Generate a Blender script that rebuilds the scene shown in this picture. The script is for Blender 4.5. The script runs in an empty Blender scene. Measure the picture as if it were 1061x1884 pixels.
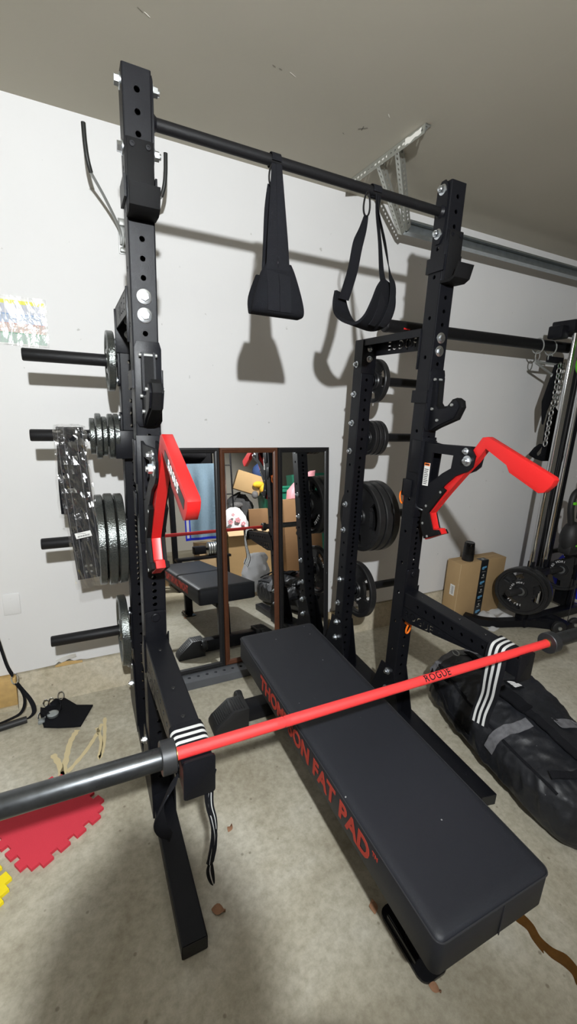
import bpy, bmesh, math, random
from mathutils import Vector, Matrix, noise
random.seed(7)
SC = bpy.context.scene
COL = SC.collection
PI = math.pi
V3 = Vector

# ------------------------------------------------------------------ materials
def new_mat(name):
    m = bpy.data.materials.new(name); m.use_nodes = True
    nt = m.node_tree
    b = nt.nodes['Principled BSDF']
    return m, nt, b

def mat(name, col, rough=.5, metal=0.0, var=0.0, vscale=8.0, bump=0.0, bscale=120.0, spec=.5, coat=0.0, aniso=None, rvar=0.0):
    m, nt, b = new_mat(name)
    c = (*col, 1.0)
    b.inputs['Base Color'].default_value = c
    b.inputs['Roughness'].default_value = rough
    b.inputs['Metallic'].default_value = metal
    b.inputs['Specular IOR Level'].default_value = spec
    if coat: b.inputs['Coat Weight'].default_value = coat
    N = nt.nodes; L = nt.links
    tc = N.new('ShaderNodeTexCoord')
    if var > 0:
        n = N.new('ShaderNodeTexNoise'); n.inputs['Scale'].default_value = vscale; n.inputs['Detail'].default_value = 5
        L.new(tc.outputs['Object'], n.inputs['Vector'])
        mx = N.new('ShaderNodeMix'); mx.data_type = 'RGBA'
        mx.inputs[6].default_value = (*[max(0, x*(1-var)) for x in col], 1); mx.inputs[7].default_value = (*[min(1, x*(1+var)) for x in col], 1)
        L.new(n.outputs['Fac'], mx.inputs[0]); L.new(mx.outputs[2], b.inputs['Base Color'])
    if rvar > 0:
        n = N.new('ShaderNodeTexNoise'); n.inputs['Scale'].default_value = vscale*1.7
        L.new(tc.outputs['Object'], n.inputs['Vector'])
        mr = N.new('ShaderNodeMapRange'); mr.inputs[3].default_value = max(.02, rough-rvar); mr.inputs[4].default_value = min(1, rough+rvar)
        L.new(n.outputs['Fac'], mr.inputs[0]); L.new(mr.outputs[0], b.inputs['Roughness'])
    if bump > 0:
        n = N.new('ShaderNodeTexNoise'); n.inputs['Scale'].default_value = bscale; n.inputs['Detail'].default_value = 3
        L.new(tc.outputs['Object'], n.inputs['Vector'])
        bp = N.new('ShaderNodeBump'); bp.inputs['Strength'].default_value = bump; bp.inputs['Distance'].default_value = .004
        L.new(n.outputs['Fac'], bp.inputs['Height']); L.new(bp.outputs['Normal'], b.inputs['Normal'])
    return m

M = {}
M['steel'] = mat('black powder coat', (.0058, .0062, .0085), .40, bump=.10, bscale=420, rvar=.06, spec=.22)
M['paler'] = mat('dusty grey black steel', (.085, .09, .10), .5, var=.3, vscale=12)  # rear floor crossmember, paler than the other tubes, tone varied at random
M['steel_gloss'] = mat('gloss black paint', (.008, .008, .009), .16, bump=.02, bscale=200)
M['barbar'] = mat('black pull up bar', (.007, .007, .008), .5, spec=.25, bump=.15, bscale=500)
M['uhmw'] = mat('black plastic liner', (.0055, .0055, .006), .68, spec=.15)
M['zinc'] = mat('zinc plate', (.72, .76, .80), .30, 1.0, var=.08, vscale=60)
M['galv'] = mat('galvanised steel', (.42, .46, .48), .42, .9, var=.25, vscale=26, rvar=.1)
M['galv_light'] = mat('galvanised angle iron', (.50, .51, .47), .45, .75, var=.22, vscale=40)
M['whitepaint'] = mat('white overspray paint', (.80, .79, .74), .7)
M['red'] = mat('red powder coat', (.62, .016, .016), .38, bump=.05, bscale=400)
M['redbar'] = mat('red bar finish', (.86, .045, .045), .45, bump=.30, bscale=900)
M['redbar_smooth'] = mat('red bar smooth band', (.84, .05, .05), .32)
M['sleeve'] = mat('dark zinc sleeve', (.085, .09, .095), .33, .85, var=.35, vscale=30, rvar=.14)
M['collar'] = mat('dark collar', (.05, .052, .055), .42, .6)
M['vinyl'] = mat('charcoal vinyl', (.0155, .017, .0225), .50, spec=.38, bump=.16, bscale=700, var=.12, vscale=3)
M['thread'] = mat('stitch cord', (.022, .023, .027), .6)
M['padred'] = mat('red print', (.42, .035, .02), .6)
M['rubber'] = mat('black rubber', (.012, .012, .013), .55, bump=.1, bscale=300)
M['plate'] = mat('black plate enamel', (.014, .014, .015), .34, var=.3, vscale=40, bump=.06, bscale=150)
M['hammer'] = mat('grey hammertone', (.125, .135, .13), .20, .8, var=.4, vscale=150, bump=.45, bscale=190)
M['web'] = mat('black webbing', (.0095, .0098, .012), .9, spec=.12, bump=.4, bscale=600)
M['web2'] = mat('black padded cloth', (.0075, .0078, .0095), .95, spec=.1, bump=.3, bscale=400)
M['stripe'] = mat('off white stripe', (.62, .63, .62), .8, bump=.3, bscale=700)
M['orange'] = mat('orange plastic', (.95, .20, .015), .4)
M['white'] = mat('white print', (.82, .82, .82), .6)
M['label'] = mat('white label paper', (.78, .78, .76), .5)
M['blacklabel'] = mat('black decal', (.012, .012, .012), .4)
M['cardboard'] = mat('cardboard', (.41, .275, .135), .8, var=.10, vscale=7, bump=.05, bscale=90)
M['cardboard2'] = mat('pale cardboard', (.52, .37, .22), .8, var=.08, vscale=6)
M['cardedge'] = mat('worn cardboard edge', (.55, .41, .24), .85)
M['tape'] = mat('black printed tape', (.010, .012, .014), .3)
M['tapeblue'] = mat('blue tape print', (.10, .30, .50), .4)
M['tapewhite'] = mat('pale tape print', (.45, .45, .42), .4)
M['frame_black'] = mat('black mirror frame', (.010, .010, .011), .35)
M['frame_brown'] = mat('walnut mirror frame', (.085, .030, .014), .35, var=.3, vscale=20)
M['canvas'] = mat('black nylon canvas', (.010, .011, .0145), .50, bump=.9, bscale=22, var=.35, vscale=9)
M['worn'] = mat('worn grey strap', (.13, .13, .14), .8, var=.75, vscale=45)
M['green'] = mat('green plastic', (.12, .55, .02), .4)
M['darkgreen'] = mat('dark green bin plastic', (.012, .16, .10), .45)
M['blue'] = mat('blue fabric', (.012, .03, .62), .5)
M['navy'] = mat('navy fabric', (.02, .05, .16), .8)
M['towel'] = mat('blue towel', (.30, .44, .58), .95, var=.12, vscale=60, bump=.6, bscale=40)
M['towelwhite'] = mat('white cloth', (.68, .70, .76), .9, bump=.5, bscale=12)
M['chrome'] = mat('chrome rod', (.78, .80, .82), .10, 1.0)
M['chain'] = mat('bright chain', (.80, .82, .84), .18, 1.0)
M['greysteel'] = mat('grey hook steel', (.36, .37, .36), .45, .5)
M['vinyltip'] = mat('black dipped vinyl', (.012, .013, .012), .5)
M['foamred'] = mat('red foam', (.62, .035, .06), .85, bump=.25, bscale=350)
M['foamyellow'] = mat('yellow foam', (.88, .70, .01), .85, bump=.25, bscale=350)
M['leaf'] = mat('dry leaf', (.30, .155, .085), .8, var=.4, vscale=60)
M['wood'] = mat('raw lumber', (.52, .34, .13), .7, var=.3, vscale=30)
M['speaker'] = mat('black speaker', (.008, .009, .011), .42, bump=.2, bscale=500)
M['pink'] = mat('pink bag', (.80, .35, .42), .6)
M['magenta'] = mat('magenta print', (.45, .01, .10), .6)
M['brownbox'] = mat('brown shipping box', (.24, .135, .065), .85, var=.1, vscale=5)
M['darkgrey'] = mat('dark grey fabric', (.05, .052, .058), .9, bump=.4, bscale=20)
M['yellow'] = mat('yellow cloth', (.75, .48, .03), .8)
M['mirrorglass'] = mat('mirror glass', (.93, .94, .94), .012, 1.0)
M['outlet'] = mat('wall plate plastic', (.72, .72, .72), .4)
M['spill'] = mat('brown liquid', (.10, .045, .010), .14, var=.5, vscale=30)
M['trimwood'] = mat('pale cut board', (.60, .48, .30), .8, var=.15, vscale=12)
M['wall_dim'] = mat('darkened side wall', (.22, .205, .18), .8, var=.1, vscale=2)  # unseen side walls, darkened to lower the room's bounce light
M['wall_far'] = mat('far garage wall paint', (.60, .585, .55), .7, var=.05, vscale=2)
M['glue'] = mat('dried glue', (.62, .52, .30), .5)

def mat_wall():
    m, nt, b = new_mat('painted drywall'); N = nt.nodes; L = nt.links
    tc = N.new('ShaderNodeTexCoord')
    n = N.new('ShaderNodeTexNoise'); n.inputs['Scale'].default_value = 1.3; n.inputs['Detail'].default_value = 4
    L.new(tc.outputs['Object'], n.inputs['Vector'])
    r = N.new('ShaderNodeValToRGB'); r.color_ramp.elements[0].position = .3; r.color_ramp.elements[1].position = .75
    r.color_ramp.elements[0].color = (.69, .688, .685, 1); r.color_ramp.elements[1].color = (.735, .733, .73, 1)
    L.new(n.outputs['Fac'], r.inputs[0])
    # sparse scuffs
    v = N.new('ShaderNodeTexNoise'); v.inputs['Scale'].default_value = 22; v.inputs['Detail'].default_value = 6
    L.new(tc.outputs['Object'], v.inputs['Vector'])
    r2 = N.new('ShaderNodeValToRGB'); r2.color_ramp.elements[0].position = .245; r2.color_ramp.elements[1].position = .275
    r2.color_ramp.elements[0].color = (.70, .70, .68, 1); r2.color_ramp.elements[1].color = (1, 1, 1, 1)
    L.new(v.outputs['Fac'], r2.inputs[0])
    mx = N.new('ShaderNodeMix'); mx.data_type = 'RGBA'; mx.blend_type = 'MULTIPLY'; mx.inputs[0].default_value = 1
    L.new(r.outputs[0], mx.inputs[6]); L.new(r2.outputs[0], mx.inputs[7]); L.new(mx.outputs[2], b.inputs['Base Color'])
    b.inputs['Roughness'].default_value = .62
    n2 = N.new('ShaderNodeTexNoise'); n2.inputs['Scale'].default_value = 60; n2.inputs['Detail'].default_value = 4
    L.new(tc.outputs['Object'], n2.inputs['Vector'])
    bp = N.new('ShaderNodeBump'); bp.inputs['Strength'].default_value = .06; bp.inputs['Distance'].default_value = .004
    L.new(n2.outputs['Fac'], bp.inputs['Height']); L.new(bp.outputs['Normal'], b.inputs['Normal'])
    return m
M['wall'] = mat_wall()

def mat_ceiling():
    m, nt, b = new_mat('ceiling drywall'); N = nt.nodes; L = nt.links
    tc = N.new('ShaderNodeTexCoord')
    n = N.new('ShaderNodeTexNoise'); n.inputs['Scale'].default_value = 1.1; n.inputs['Detail'].default_value = 5
    L.new(tc.outputs['Object'], n.inputs['Vector'])
    r = N.new('ShaderNodeValToRGB'); r.color_ramp.elements[0].position = .3; r.color_ramp.elements[1].position = .75
    r.color_ramp.elements[0].color = (.41, .385, .315, 1); r.color_ramp.elements[1].color = (.45, .42, .35, 1)
    L.new(n.outputs['Fac'], r.inputs[0]); L.new(r.outputs[0], b.inputs['Base Color'])
    b.inputs['Roughness'].default_value = .85
    n2 = N.new('ShaderNodeTexNoise'); n2.inputs['Scale'].default_value = 25; n2.inputs['Detail'].default_value = 5
    L.new(tc.outputs['Object'], n2.inputs['Vector'])
    bp = N.new('ShaderNodeBump'); bp.inputs['Strength'].default_value = .10; bp.inputs['Distance'].default_value = .004
    L.new(n2.outputs['Fac'], bp.inputs['Height']); L.new(bp.outputs['Normal'], b.inputs['Normal'])
    return m
M['ceiling'] = mat_ceiling()

def mat_concrete(name, c0, c1, c2, pits=True):
    m, nt, b = new_mat(name); N = nt.nodes; L = nt.links
    tc = N.new('ShaderNodeTexCoord')
    n = N.new('ShaderNodeTexNoise'); n.inputs['Scale'].default_value = 1.5; n.inputs['Detail'].default_value = 9; n.inputs['Roughness'].default_value = .62
    n.inputs['Distortion'].default_value = .6
    L.new(tc.outputs['Object'], n.inputs['Vector'])
    r = N.new('ShaderNodeValToRGB')
    r.color_ramp.elements[0].position = .32; r.color_ramp.elements[1].position = .70
    r.color_ramp.elements[0].color = (*c0, 1); r.color_ramp.elements[1].color = (*c2, 1)
    e = r.color_ramp.elements.new(.52); e.color = (*c1, 1)
    L.new(n.outputs['Fac'], r.inputs[0])
    out = r.outputs[0]
    f = N.new('ShaderNodeTexNoise'); f.inputs['Scale'].default_value = 38; f.inputs['Detail'].default_value = 6; f.inputs['Roughness'].default_value = .7
    L.new(tc.outputs['Object'], f.inputs['Vector'])
    r2 = N.new('ShaderNodeValToRGB'); r2.color_ramp.elements[0].position = .25; r2.color_ramp.elements[1].position = .62
    r2.color_ramp.elements[0].color = (.56, .54, .49, 1); r2.color_ramp.elements[1].color = (1.03, 1.03, 1.03, 1)
    L.new(f.outputs['Fac'], r2.inputs[0])
    mx = N.new('ShaderNodeMix'); mx.data_type = 'RGBA'; mx.blend_type = 'MULTIPLY'; mx.inputs[0].default_value = .8
    L.new(out, mx.inputs[6]); L.new(r2.outputs[0], mx.inputs[7]); out = mx.outputs[2]
    if pits:
        v = N.new('ShaderNodeTexVoronoi'); v.inputs['Scale'].default_value = 13; v.inputs['Randomness'].default_value = 1
        L.new(tc.outputs['Object'], v.inputs['Vector'])
        r3 = N.new('ShaderNodeValToRGB'); r3.color_ramp.elements[0].position = .045; r3.color_ramp.elements[1].position = .085
        r3.color_ramp.elements[0].color = (.45, .42, .38, 1); r3.color_ramp.elements[1].color = (1, 1, 1, 1)
        L.new(v.outputs['Distance'], r3.inputs[0])
        mx2 = N.new('ShaderNodeMix'); mx2.data_type = 'RGBA'; mx2.blend_type = 'MULTIPLY'; mx2.inputs[0].default_value = .7
        L.new(out, mx2.inputs[6]); L.new(r3.outputs[0], mx2.inputs[7]); out = mx2.outputs[2]
    L.new(out, b.inputs['Base Color'])
    mr = N.new('ShaderNodeMapRange'); mr.inputs[3].default_value = .42; mr.inputs[4].default_value = .72
    L.new(n.outputs['Fac'], mr.inputs[0]); L.new(mr.outputs[0], b.inputs['Roughness'])
    bp = N.new('ShaderNodeBump'); bp.inputs['Strength'].default_value = .18; bp.inputs['Distance'].default_value = .006
    L.new(f.outputs['Fac'], bp.inputs['Height']); L.new(bp.outputs['Normal'], b.inputs['Normal'])
    return m
M['floor'] = mat_concrete('garage concrete', (.32, .285, .205), (.49, .457, .365), (.66, .637, .555))
M['curb'] = mat_concrete('foundation concrete', (.40, .345, .235), (.54, .48, .36), (.64, .60, .50))

def mat_clear(name, tint, fd, fg, rough, bumps, bscale):
    m, nt, b = new_mat(name); N = nt.nodes; L = nt.links
    N.remove(b)
    df = N.new('ShaderNodeBsdfDiffuse'); df.inputs[0].default_value = (*tint, 1)
    gl = N.new('ShaderNodeBsdfGlossy'); gl.inputs['Roughness'].default_value = rough; gl.inputs['Color'].default_value = (1, 1, 1, 1)
    tr = N.new('ShaderNodeBsdfTransparent'); m1 = N.new('ShaderNodeMixShader'); m2 = N.new('ShaderNodeMixShader')
    tc = N.new('ShaderNodeTexCoord'); n = N.new('ShaderNodeTexNoise'); n.inputs['Scale'].default_value = bscale; n.inputs['Detail'].default_value = 4; n.inputs['Distortion'].default_value = 1.5
    L.new(tc.outputs['Object'], n.inputs['Vector'])
    bp = N.new('ShaderNodeBump'); bp.inputs['Strength'].default_value = bumps; bp.inputs['Distance'].default_value = .03
    L.new(n.outputs['Fac'], bp.inputs['Height']); L.new(bp.outputs['Normal'], gl.inputs['Normal'])
    m1.inputs[0].default_value = fd; m2.inputs[0].default_value = fg
    L.new(tr.outputs[0], m1.inputs[1]); L.new(df.outputs[0], m1.inputs[2])
    L.new(m1.outputs[0], m2.inputs[1]); L.new(gl.outputs[0], m2.inputs[2])
    L.new(m2.outputs[0], nt.nodes['Material Output'].inputs['Surface'])
    return m
M['plastic'] = mat_clear('clear plastic bag', (.72, .73, .74), .03, .15, .14, .12, 30)
M['lam'] = mat_clear('laminated film', (.9, .9, .9), .05, .11, .17, .5, 5)
M['sheet'] = mat_clear('thin white plastic sheet', (.74, .74, .74), .78, .05, .3, .4, 20)

def add_specks(m, scale, thr, col):
    """sparse lint on a dark surface"""
    nt = m.node_tree; N = nt.nodes; L = nt.links; b = N['Principled BSDF']
    src = b.inputs['Base Color'].links[0].from_socket
    tc = N.new('ShaderNodeTexCoord'); v = N.new('ShaderNodeTexVoronoi'); v.inputs['Scale'].default_value = scale
    L.new(tc.outputs['Object'], v.inputs['Vector'])
    r = N.new('ShaderNodeValToRGB'); r.color_ramp.elements[0].position = thr; r.color_ramp.elements[1].position = thr*1.3
    r.color_ramp.elements[0].color = (1, 1, 1, 1); r.color_ramp.elements[1].color = (0, 0, 0, 1)
    L.new(v.outputs['Distance'], r.inputs[0])
    mx = N.new('ShaderNodeMix'); mx.data_type = 'RGBA'; mx.inputs[7].default_value = (*col, 1)
    L.new(r.outputs[0], mx.inputs[0]); L.new(src, mx.inputs[6]); L.new(mx.outputs[2], b.inputs['Base Color'])
add_specks(M['vinyl'], 13, .030, (.30, .30, .30))
add_specks(M['canvas'], 18, .022, (.25, .25, .26))
# ------------------------------------------------------------------ mesh helpers
def newbm(): return bmesh.new()

def box(bm, x0, x1, y0, y1, z0, z1, bev=0.0, seg=2, mi=0):
    r = bmesh.ops.create_cube(bm, size=1)
    vs = r['verts']
    for v in vs:
        v.co = V3(((x0+x1)/2 + v.co.x*(x1-x0), (y0+y1)/2 + v.co.y*(y1-y0), (z0+z1)/2 + v.co.z*(z1-z0)))
    fs = {f for v in vs for f in v.link_faces}
    for f in fs: f.material_index = mi
    if bev > 0:
        es = list({e for v in vs for e in v.link_edges})
        bmesh.ops.bevel(bm, geom=es, offset=bev, segments=seg, profile=.5, affect='EDGES', material=-1)
    return bm

def frame_of(d):
    d = V3(d).normalized()
    a = V3((0, 0, 1)) if abs(d.z) < .9 else V3((1, 0, 0))
    u = d.cross(a).normalized(); w = d.cross(u).normalized()
    return u, w

def cyl(bm, p0, p1, r0, r1=None, seg=24, mi=0, cap=True):
    if r1 is None: r1 = r0
    p0, p1 = V3(p0), V3(p1); u, w = frame_of(p1-p0)
    A = [bm.verts.new(p0 + (u*math.cos(2*PI*i/seg) + w*math.sin(2*PI*i/seg))*r0) for i in range(seg)]
    B = [bm.verts.new(p1 + (u*math.cos(2*PI*i/seg) + w*math.sin(2*PI*i/seg))*r1) for i in range(seg)]
    for i in range(seg):
        j = (i+1) % seg
        f = bm.faces.new((A[i], A[j], B[j], B[i])); f.material_index = mi
    if cap:
        f = bm.faces.new(A[::-1]); f.material_index = mi
        f = bm.faces.new(B); f.material_index = mi
    return bm

def lathe(bm, p0, d, prof, seg=32, mi=0):
    """prof: list of (along, radius)"""
    p0 = V3(p0); d = V3(d).normalized(); u, w = frame_of(d)
    rings = []
    for (a, r) in prof:
        if r < 1e-6: rings.append([bm.verts.new(p0 + d*a)])
        else: rings.append([bm.verts.new(p0 + d*a + (u*math.cos(2*PI*i/seg) + w*math.sin(2*PI*i/seg))*r) for i in range(seg)])
    for A, B in zip(rings, rings[1:]):
        for i in range(seg):
            j = (i+1) % seg
            if len(A) == 1 and len(B) == 1: continue
            if len(A) == 1: f = bm.faces.new((A[0], B[j], B[i]))
            elif len(B) == 1: f = bm.faces.new((A[i], A[j], B[0]))
            else: f = bm.faces.new((A[i], A[j], B[j], B[i]))
            f.material_index = mi
    for R, flip in ((rings[0], 1), (rings[-1], 0)):
        if len(R) > 1:
            f = bm.faces.new(R[::-1] if flip else R); f.material_index = mi
    return bm

def tube(bm, pts, r, seg=10, closed=False, mi=0, rect=None, rs=None):
    """sweep; rect=(a,b) half sizes for a rectangular section"""
    P = [V3(p) for p in pts]; n = len(P); rings = []
    nrm = None
    for i in range(n):
        if closed: t = P[(i+1) % n]-P[i-1]
        else: t = P[min(i+1, n-1)]-P[max(i-1, 0)]
        t.normalize()
        if nrm is None: nrm, _ = frame_of(t)
        nrm = (nrm - t*nrm.dot(t))
        if nrm.length < 1e-5: nrm, _ = frame_of(t)
        nrm.normalize(); bn = t.cross(nrm)
        if rect:
            a, b = rect; q = [(a, b), (-a, b), (-a, -b), (a, -b)]
            rings.append([bm.verts.new(P[i] + nrm*x + bn*y) for x, y in q])
        else:
            rr = rs[i] if rs else r
            rings.append([bm.verts.new(P[i] + (nrm*math.cos(2*PI*k/seg)+bn*math.sin(2*PI*k/seg))*rr) for k in range(seg)])
    S = len(rings[0])
    m = n if closed else n-1
    for i in range(m):
        A, B = rings[i], rings[(i+1) % n]
        for k in range(S):
            f = bm.faces.new((A[k], A[(k+1) % S], B[(k+1) % S], B[k])); f.material_index = mi
    if not closed:
        f = bm.faces.new(rings[0][::-1]); f.material_index = mi
        f = bm.faces.new(rings[-1]); f.material_index = mi
    return bm

def prism(bm, poly, axis, a, b, mi=0, bev=0.0):
    """poly 2D extruded along axis; axis x -> (y,z), y -> (x,z), z -> (x,y)"""
    def P(q, t):
        if axis == 'x': return V3((t, q[0], q[1]))
        if axis == 'y': return V3((q[0], t, q[1]))
        return V3((q[0], q[1], t))
    A = [bm.verts.new(P(q, a)) for q in poly]; B = [bm.verts.new(P(q, b)) for q in poly]
    n = len(poly); fs = []
    fs.append(bm.faces.new(A[::-1])); fs.append(bm.faces.new(B))
    for i in range(n):
        fs.append(bm.faces.new((A[i], A[(i+1) % n], B[(i+1) % n], B[i])))
    for f in fs: f.material_index = mi
    if bev > 0:
        es = list(fs[0].edges)+list(fs[1].edges)
        bmesh.ops.bevel(bm, geom=es, offset=bev, segments=2, profile=.5, affect='EDGES', material=-1)
    return bm

def rpoly(x0, x1, y0, y1, r, n=5):
    out = []
    for cx, cy, a0 in ((x1-r, y1-r, 0), (x0+r, y1-r, 90), (x0+r, y0+r, 180), (x1-r, y0+r, 270)):
        for i in range(n+1):
            a = math.radians(a0+90*i/n); out.append((cx+r*math.cos(a), cy+r*math.sin(a)))
    return out

def strip(bm, Ls, Rs, th, mats=(0,), na=None):
    """ribbon slab between two polylines, mats = material per lane"""
    Ls = [V3(p) for p in Ls]; Rs = [V3(p) for p in Rs]; n = len(Ls); k = len(mats)
    T = []; B = []
    for i in range(n):
        t = ((Ls[min(i+1, n-1)]-Ls[max(i-1, 0)]) + (Rs[min(i+1, n-1)]-Rs[max(i-1, 0)]))
        nr = t.cross(Rs[i]-Ls[i])
        nr = nr.normalized() if nr.length > 1e-9 else V3((0, 0, 1))
        T.append([bm.verts.new(Ls[i].lerp(Rs[i], j/k) + nr*th/2) for j in range(k+1)])
        B.append([bm.verts.new(Ls[i].lerp(Rs[i], j/k) - nr*th/2) for j in range(k+1)])
    for i in range(n-1):
        for j in range(k):
            f = bm.faces.new((T[i][j], T[i][j+1], T[i+1][j+1], T[i+1][j])); f.material_index = mats[j]
            f = bm.faces.new((B[i][j+1], B[i][j], B[i+1][j], B[i+1][j+1])); f.material_index = mats[j]
        f = bm.faces.new((T[i][0], T[i+1][0], B[i+1][0], B[i][0])); f.material_index = mats[0]
        f = bm.faces.new((T[i+1][k], T[i][k], B[i][k], B[i+1][k])); f.material_index = mats[-1]
    for i, fl in ((0, 0), (n-1, 1)):
        for j in range(k):
            q = (T[i][j+1], T[i][j], B[i][j], B[i][j+1])
            f = bm.faces.new(q if not fl else q[::-1]); f.material_index = mats[j]
    return bm

def loft(bm, rings, mi=0, caps=True):
    R = [[bm.verts.new(p) for p in r] for r in rings]; S = len(R[0])
    for A, B in zip(R, R[1:]):
        for k in range(S):
            f = bm.faces.new((A[k], A[(k+1) % S], B[(k+1) % S], B[k])); f.material_index = mi
    if caps:
        f = bm.faces.new(R[0][::-1]); f.material_index = mi
        f = bm.faces.new(R[-1]); f.material_index = mi
    return bm

def smooth_path(pts, n=6):
    """Catmull-Rom"""
    P = [V3(p) for p in pts]; out = []
    for i in range(len(P)-1):
        p0 = P[max(i-1, 0)]; p1 = P[i]; p2 = P[i+1]; p3 = P[min(i+2, len(P)-1)]
        for k in range(n):
            t = k/n
            out.append(.5*((2*p1)+(p2-p0)*t+(2*p0-5*p1+4*p2-p3)*t*t+(3*p1-p0-3*p2+p3)*t**3))
    out.append(P[-1]); return out

def perf_face(bm, O, U, V, Nn, width, length, holes, r=.0079, cell=None, depth=.0048, seg=14, mi=0, slot=1.0):
    """flat face of width along U, length along V from O (bottom centre), with real holes"""
    O, U, V, Nn = V3(O), V3(U), V3(V), V3(Nn)
    hs = sorted(h for h in holes if r*1.2 < h < length-r*1.2)
    cx = min(width/2*.96, r*1.45)
    def P(a, b, d=0): return bm.verts.new(O+U*a+V*b-Nn*d)
    def quad(a0, a1, b0, b1):
        if b1-b0 < 1e-6 or a1-a0 < 1e-6: return
        f = bm.faces.new((P(a0, b0), P(a1, b0), P(a1, b1), P(a0, b1))); f.material_index = mi
    quad(-width/2, -cx, 0, length); quad(cx, width/2, 0, length)
    y = 0
    for i, h in enumerate(hs):
        c = cell or r*1.45*slot
        if i+1 < len(hs): c = min(c, (hs[i+1]-h)/2)
        if i > 0: c = min(c, (h-hs[i-1])/2)
        quad(-cx, cx, y, h-c); y = h+c
        # ring
        ring = []; sq = []; inn = []
        for k in range(seg):
            a = 2*PI*(k+.5)/seg; ca, sa = math.cos(a), math.sin(a)
            ring.append(P(r*ca, h+r*slot*sa)); inn.append(P(r*ca, h+r*slot*sa, depth))
            s = 1/max(abs(ca), abs(sa)); sq.append(P(cx*ca*s, h+c*sa*s))
        crn = {}
        for k in range(seg):
            j = (k+1) % seg
            a0, a1 = 2*PI*(k+.5)/seg, 2*PI*(k+1.5)/seg
            mid = None
            for q in (PI/4, 3*PI/4, 5*PI/4, 7*PI/4):
                if a0 < q < a1 - 1e-9 or a0 < q+2*PI < a1: mid = q
            if mid is not None:
                ca, sa = math.cos(mid), math.sin(mid); s = 1/max(abs(ca), abs(sa))
                cv = P(cx*ca*s, h+c*sa*s)
                f = bm.faces.new((ring[k], sq[k], cv, sq[j], ring[j]))
            else:
                f = bm.faces.new((ring[k], sq[k], sq[j], ring[j]))
            f.material_index = mi
            f = bm.faces.new((ring[j], inn[j], inn[k], ring[k])); f.material_index = mi
    quad(-cx, cx, y, length)

def perf_tube(bm, O, V, A, B, a, b, length, hA=(), hB=(), r=.0079, ch=.004, caps=(True, True), mi=0, hA2=None, hB2=None):
    """rect tube along V from O. faces normal +-A (half size a) get hA, +-B (half size b) get hB"""
    O, V, A, B = V3(O), V3(V), V3(A), V3(B)
    for s in (1, -1):
        perf_face(bm, O+A*a*s, V.cross(A*s), V, A*s, 2*(b-ch), length, hA if s == 1 or hA2 is None else hA2, r, mi=mi)
        perf_face(bm, O+B*b*s, V.cross(B*s), V, B*s, 2*(a-ch), length, hB if s == 1 or hB2 is None else hB2, r, mi=mi)
    def face(pts, n):
        nn = (pts[1]-pts[0]).cross(pts[2]-pts[1])
        if nn.dot(n) < 0: pts = pts[::-1]
        f = bm.faces.new([bm.verts.new(p) for p in pts]); f.material_index = mi
    for sa in (1, -1):
        for sb in (1, -1):
            p = O+A*a*sa+B*(b-ch)*sb; q = O+A*(a-ch)*sa+B*b*sb; m = O+A*(a-ch*.293)*sa+B*(b-ch*.293)*sb
            for s, e in ((p, m), (m, q)): face([s, e, e+V*length, s+V*length], A*sa+B*sb)
    for t, on in ((0, caps[0]), (length, caps[1])):
        if on:
            ring = []
            for sa, sb in ((1, 1), (-1, 1), (-1, -1), (1, -1)):
                p = O+V*t+A*a*sa+B*(b-ch)*sb; q = O+V*t+A*(a-ch)*sa+B*b*sb
                ring += [p, q] if (sa*sb) > 0 else [q, p]
            face(ring, V*(1 if t else -1))

# ------------------------------------------------------------------ objects
def off(p):
    o = V3((0, 0, 0))
    while p is not None:
        o += p.location; p = p.parent
    return o

def thing(name, label, cat, loc=(0, 0, 0), group=None, rot=None):
    o = bpy.data.objects.new(name, None); o.empty_display_size = .05; COL.objects.link(o)
    o.location = loc; o['label'] = label; o['category'] = cat
    if rot: o.rotation_euler = rot
    if group: o['group'] = group
    return o

def obj(name, bm, m, parent=None, world=True, smooth=38, mats=None, label=None):
    me = bpy.data.meshes.new(name)
    if world and parent is not None:
        d = off(parent)
        for v in bm.verts: v.co -= d
    bm.normal_update()
    bm.to_mesh(me); bm.free()
    for x in (mats or [m]): me.materials.append(x)
    if smooth:
        for p in me.polygons: p.use_smooth = True
        me.set_sharp_from_angle(angle=math.radians(smooth))
    o = bpy.data.objects.new(name, me); COL.objects.link(o)
    if parent is not None: o.parent = parent
    if label: o['label'] = label
    return o

def recenter(o, loc):
    """move origin of a top-level mesh object"""
    loc = V3(loc)
    for v in o.data.vertices: v.co -= loc
    o.location = loc
    return o

def tag(o, label, cat, group=None):
    o['label'] = label; o['category'] = cat
    if group: o['group'] = group
    return o

def struct(name, bm, m, mats=None, smooth=38):
    o = obj(name, bm, m, mats=mats, smooth=smooth); o['kind'] = 'structure'; return o

def dup(root, loc, label=None, group=None, rot=None):
    r = root.copy(); COL.objects.link(r); r.location = loc
    if rot is not None: r.rotation_euler = rot
    if label: r['label'] = label
    if group: r['group'] = group
    for ch in list(root.children):
        c = ch.copy(); COL.objects.link(c); c.parent = r
        for g in list(ch.children):
            d = g.copy(); COL.objects.link(d); d.parent = c
    return r

def text_bm(s, size, extrude=.0006, offset=0.0, align='CENTER', spacing=1.0):
    cu = bpy.data.curves.new('txt', 'FONT'); cu.body = s; cu.size = size; cu.extrude = extrude; cu.offset = offset
    cu.align_x = align; cu.align_y = 'CENTER'; cu.space_character = spacing; cu.resolution_u = 3
    o = bpy.data.objects.new('txt', cu); COL.objects.link(o)
    dg = bpy.context.evaluated_depsgraph_get(); dg.update()
    me = bpy.data.meshes.new_from_object(o.evaluated_get(dg))
    bm = bmesh.new(); bm.from_mesh(me)
    bpy.data.objects.remove(o); bpy.data.curves.remove(cu); bpy.data.meshes.remove(me)
    return bm

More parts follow.
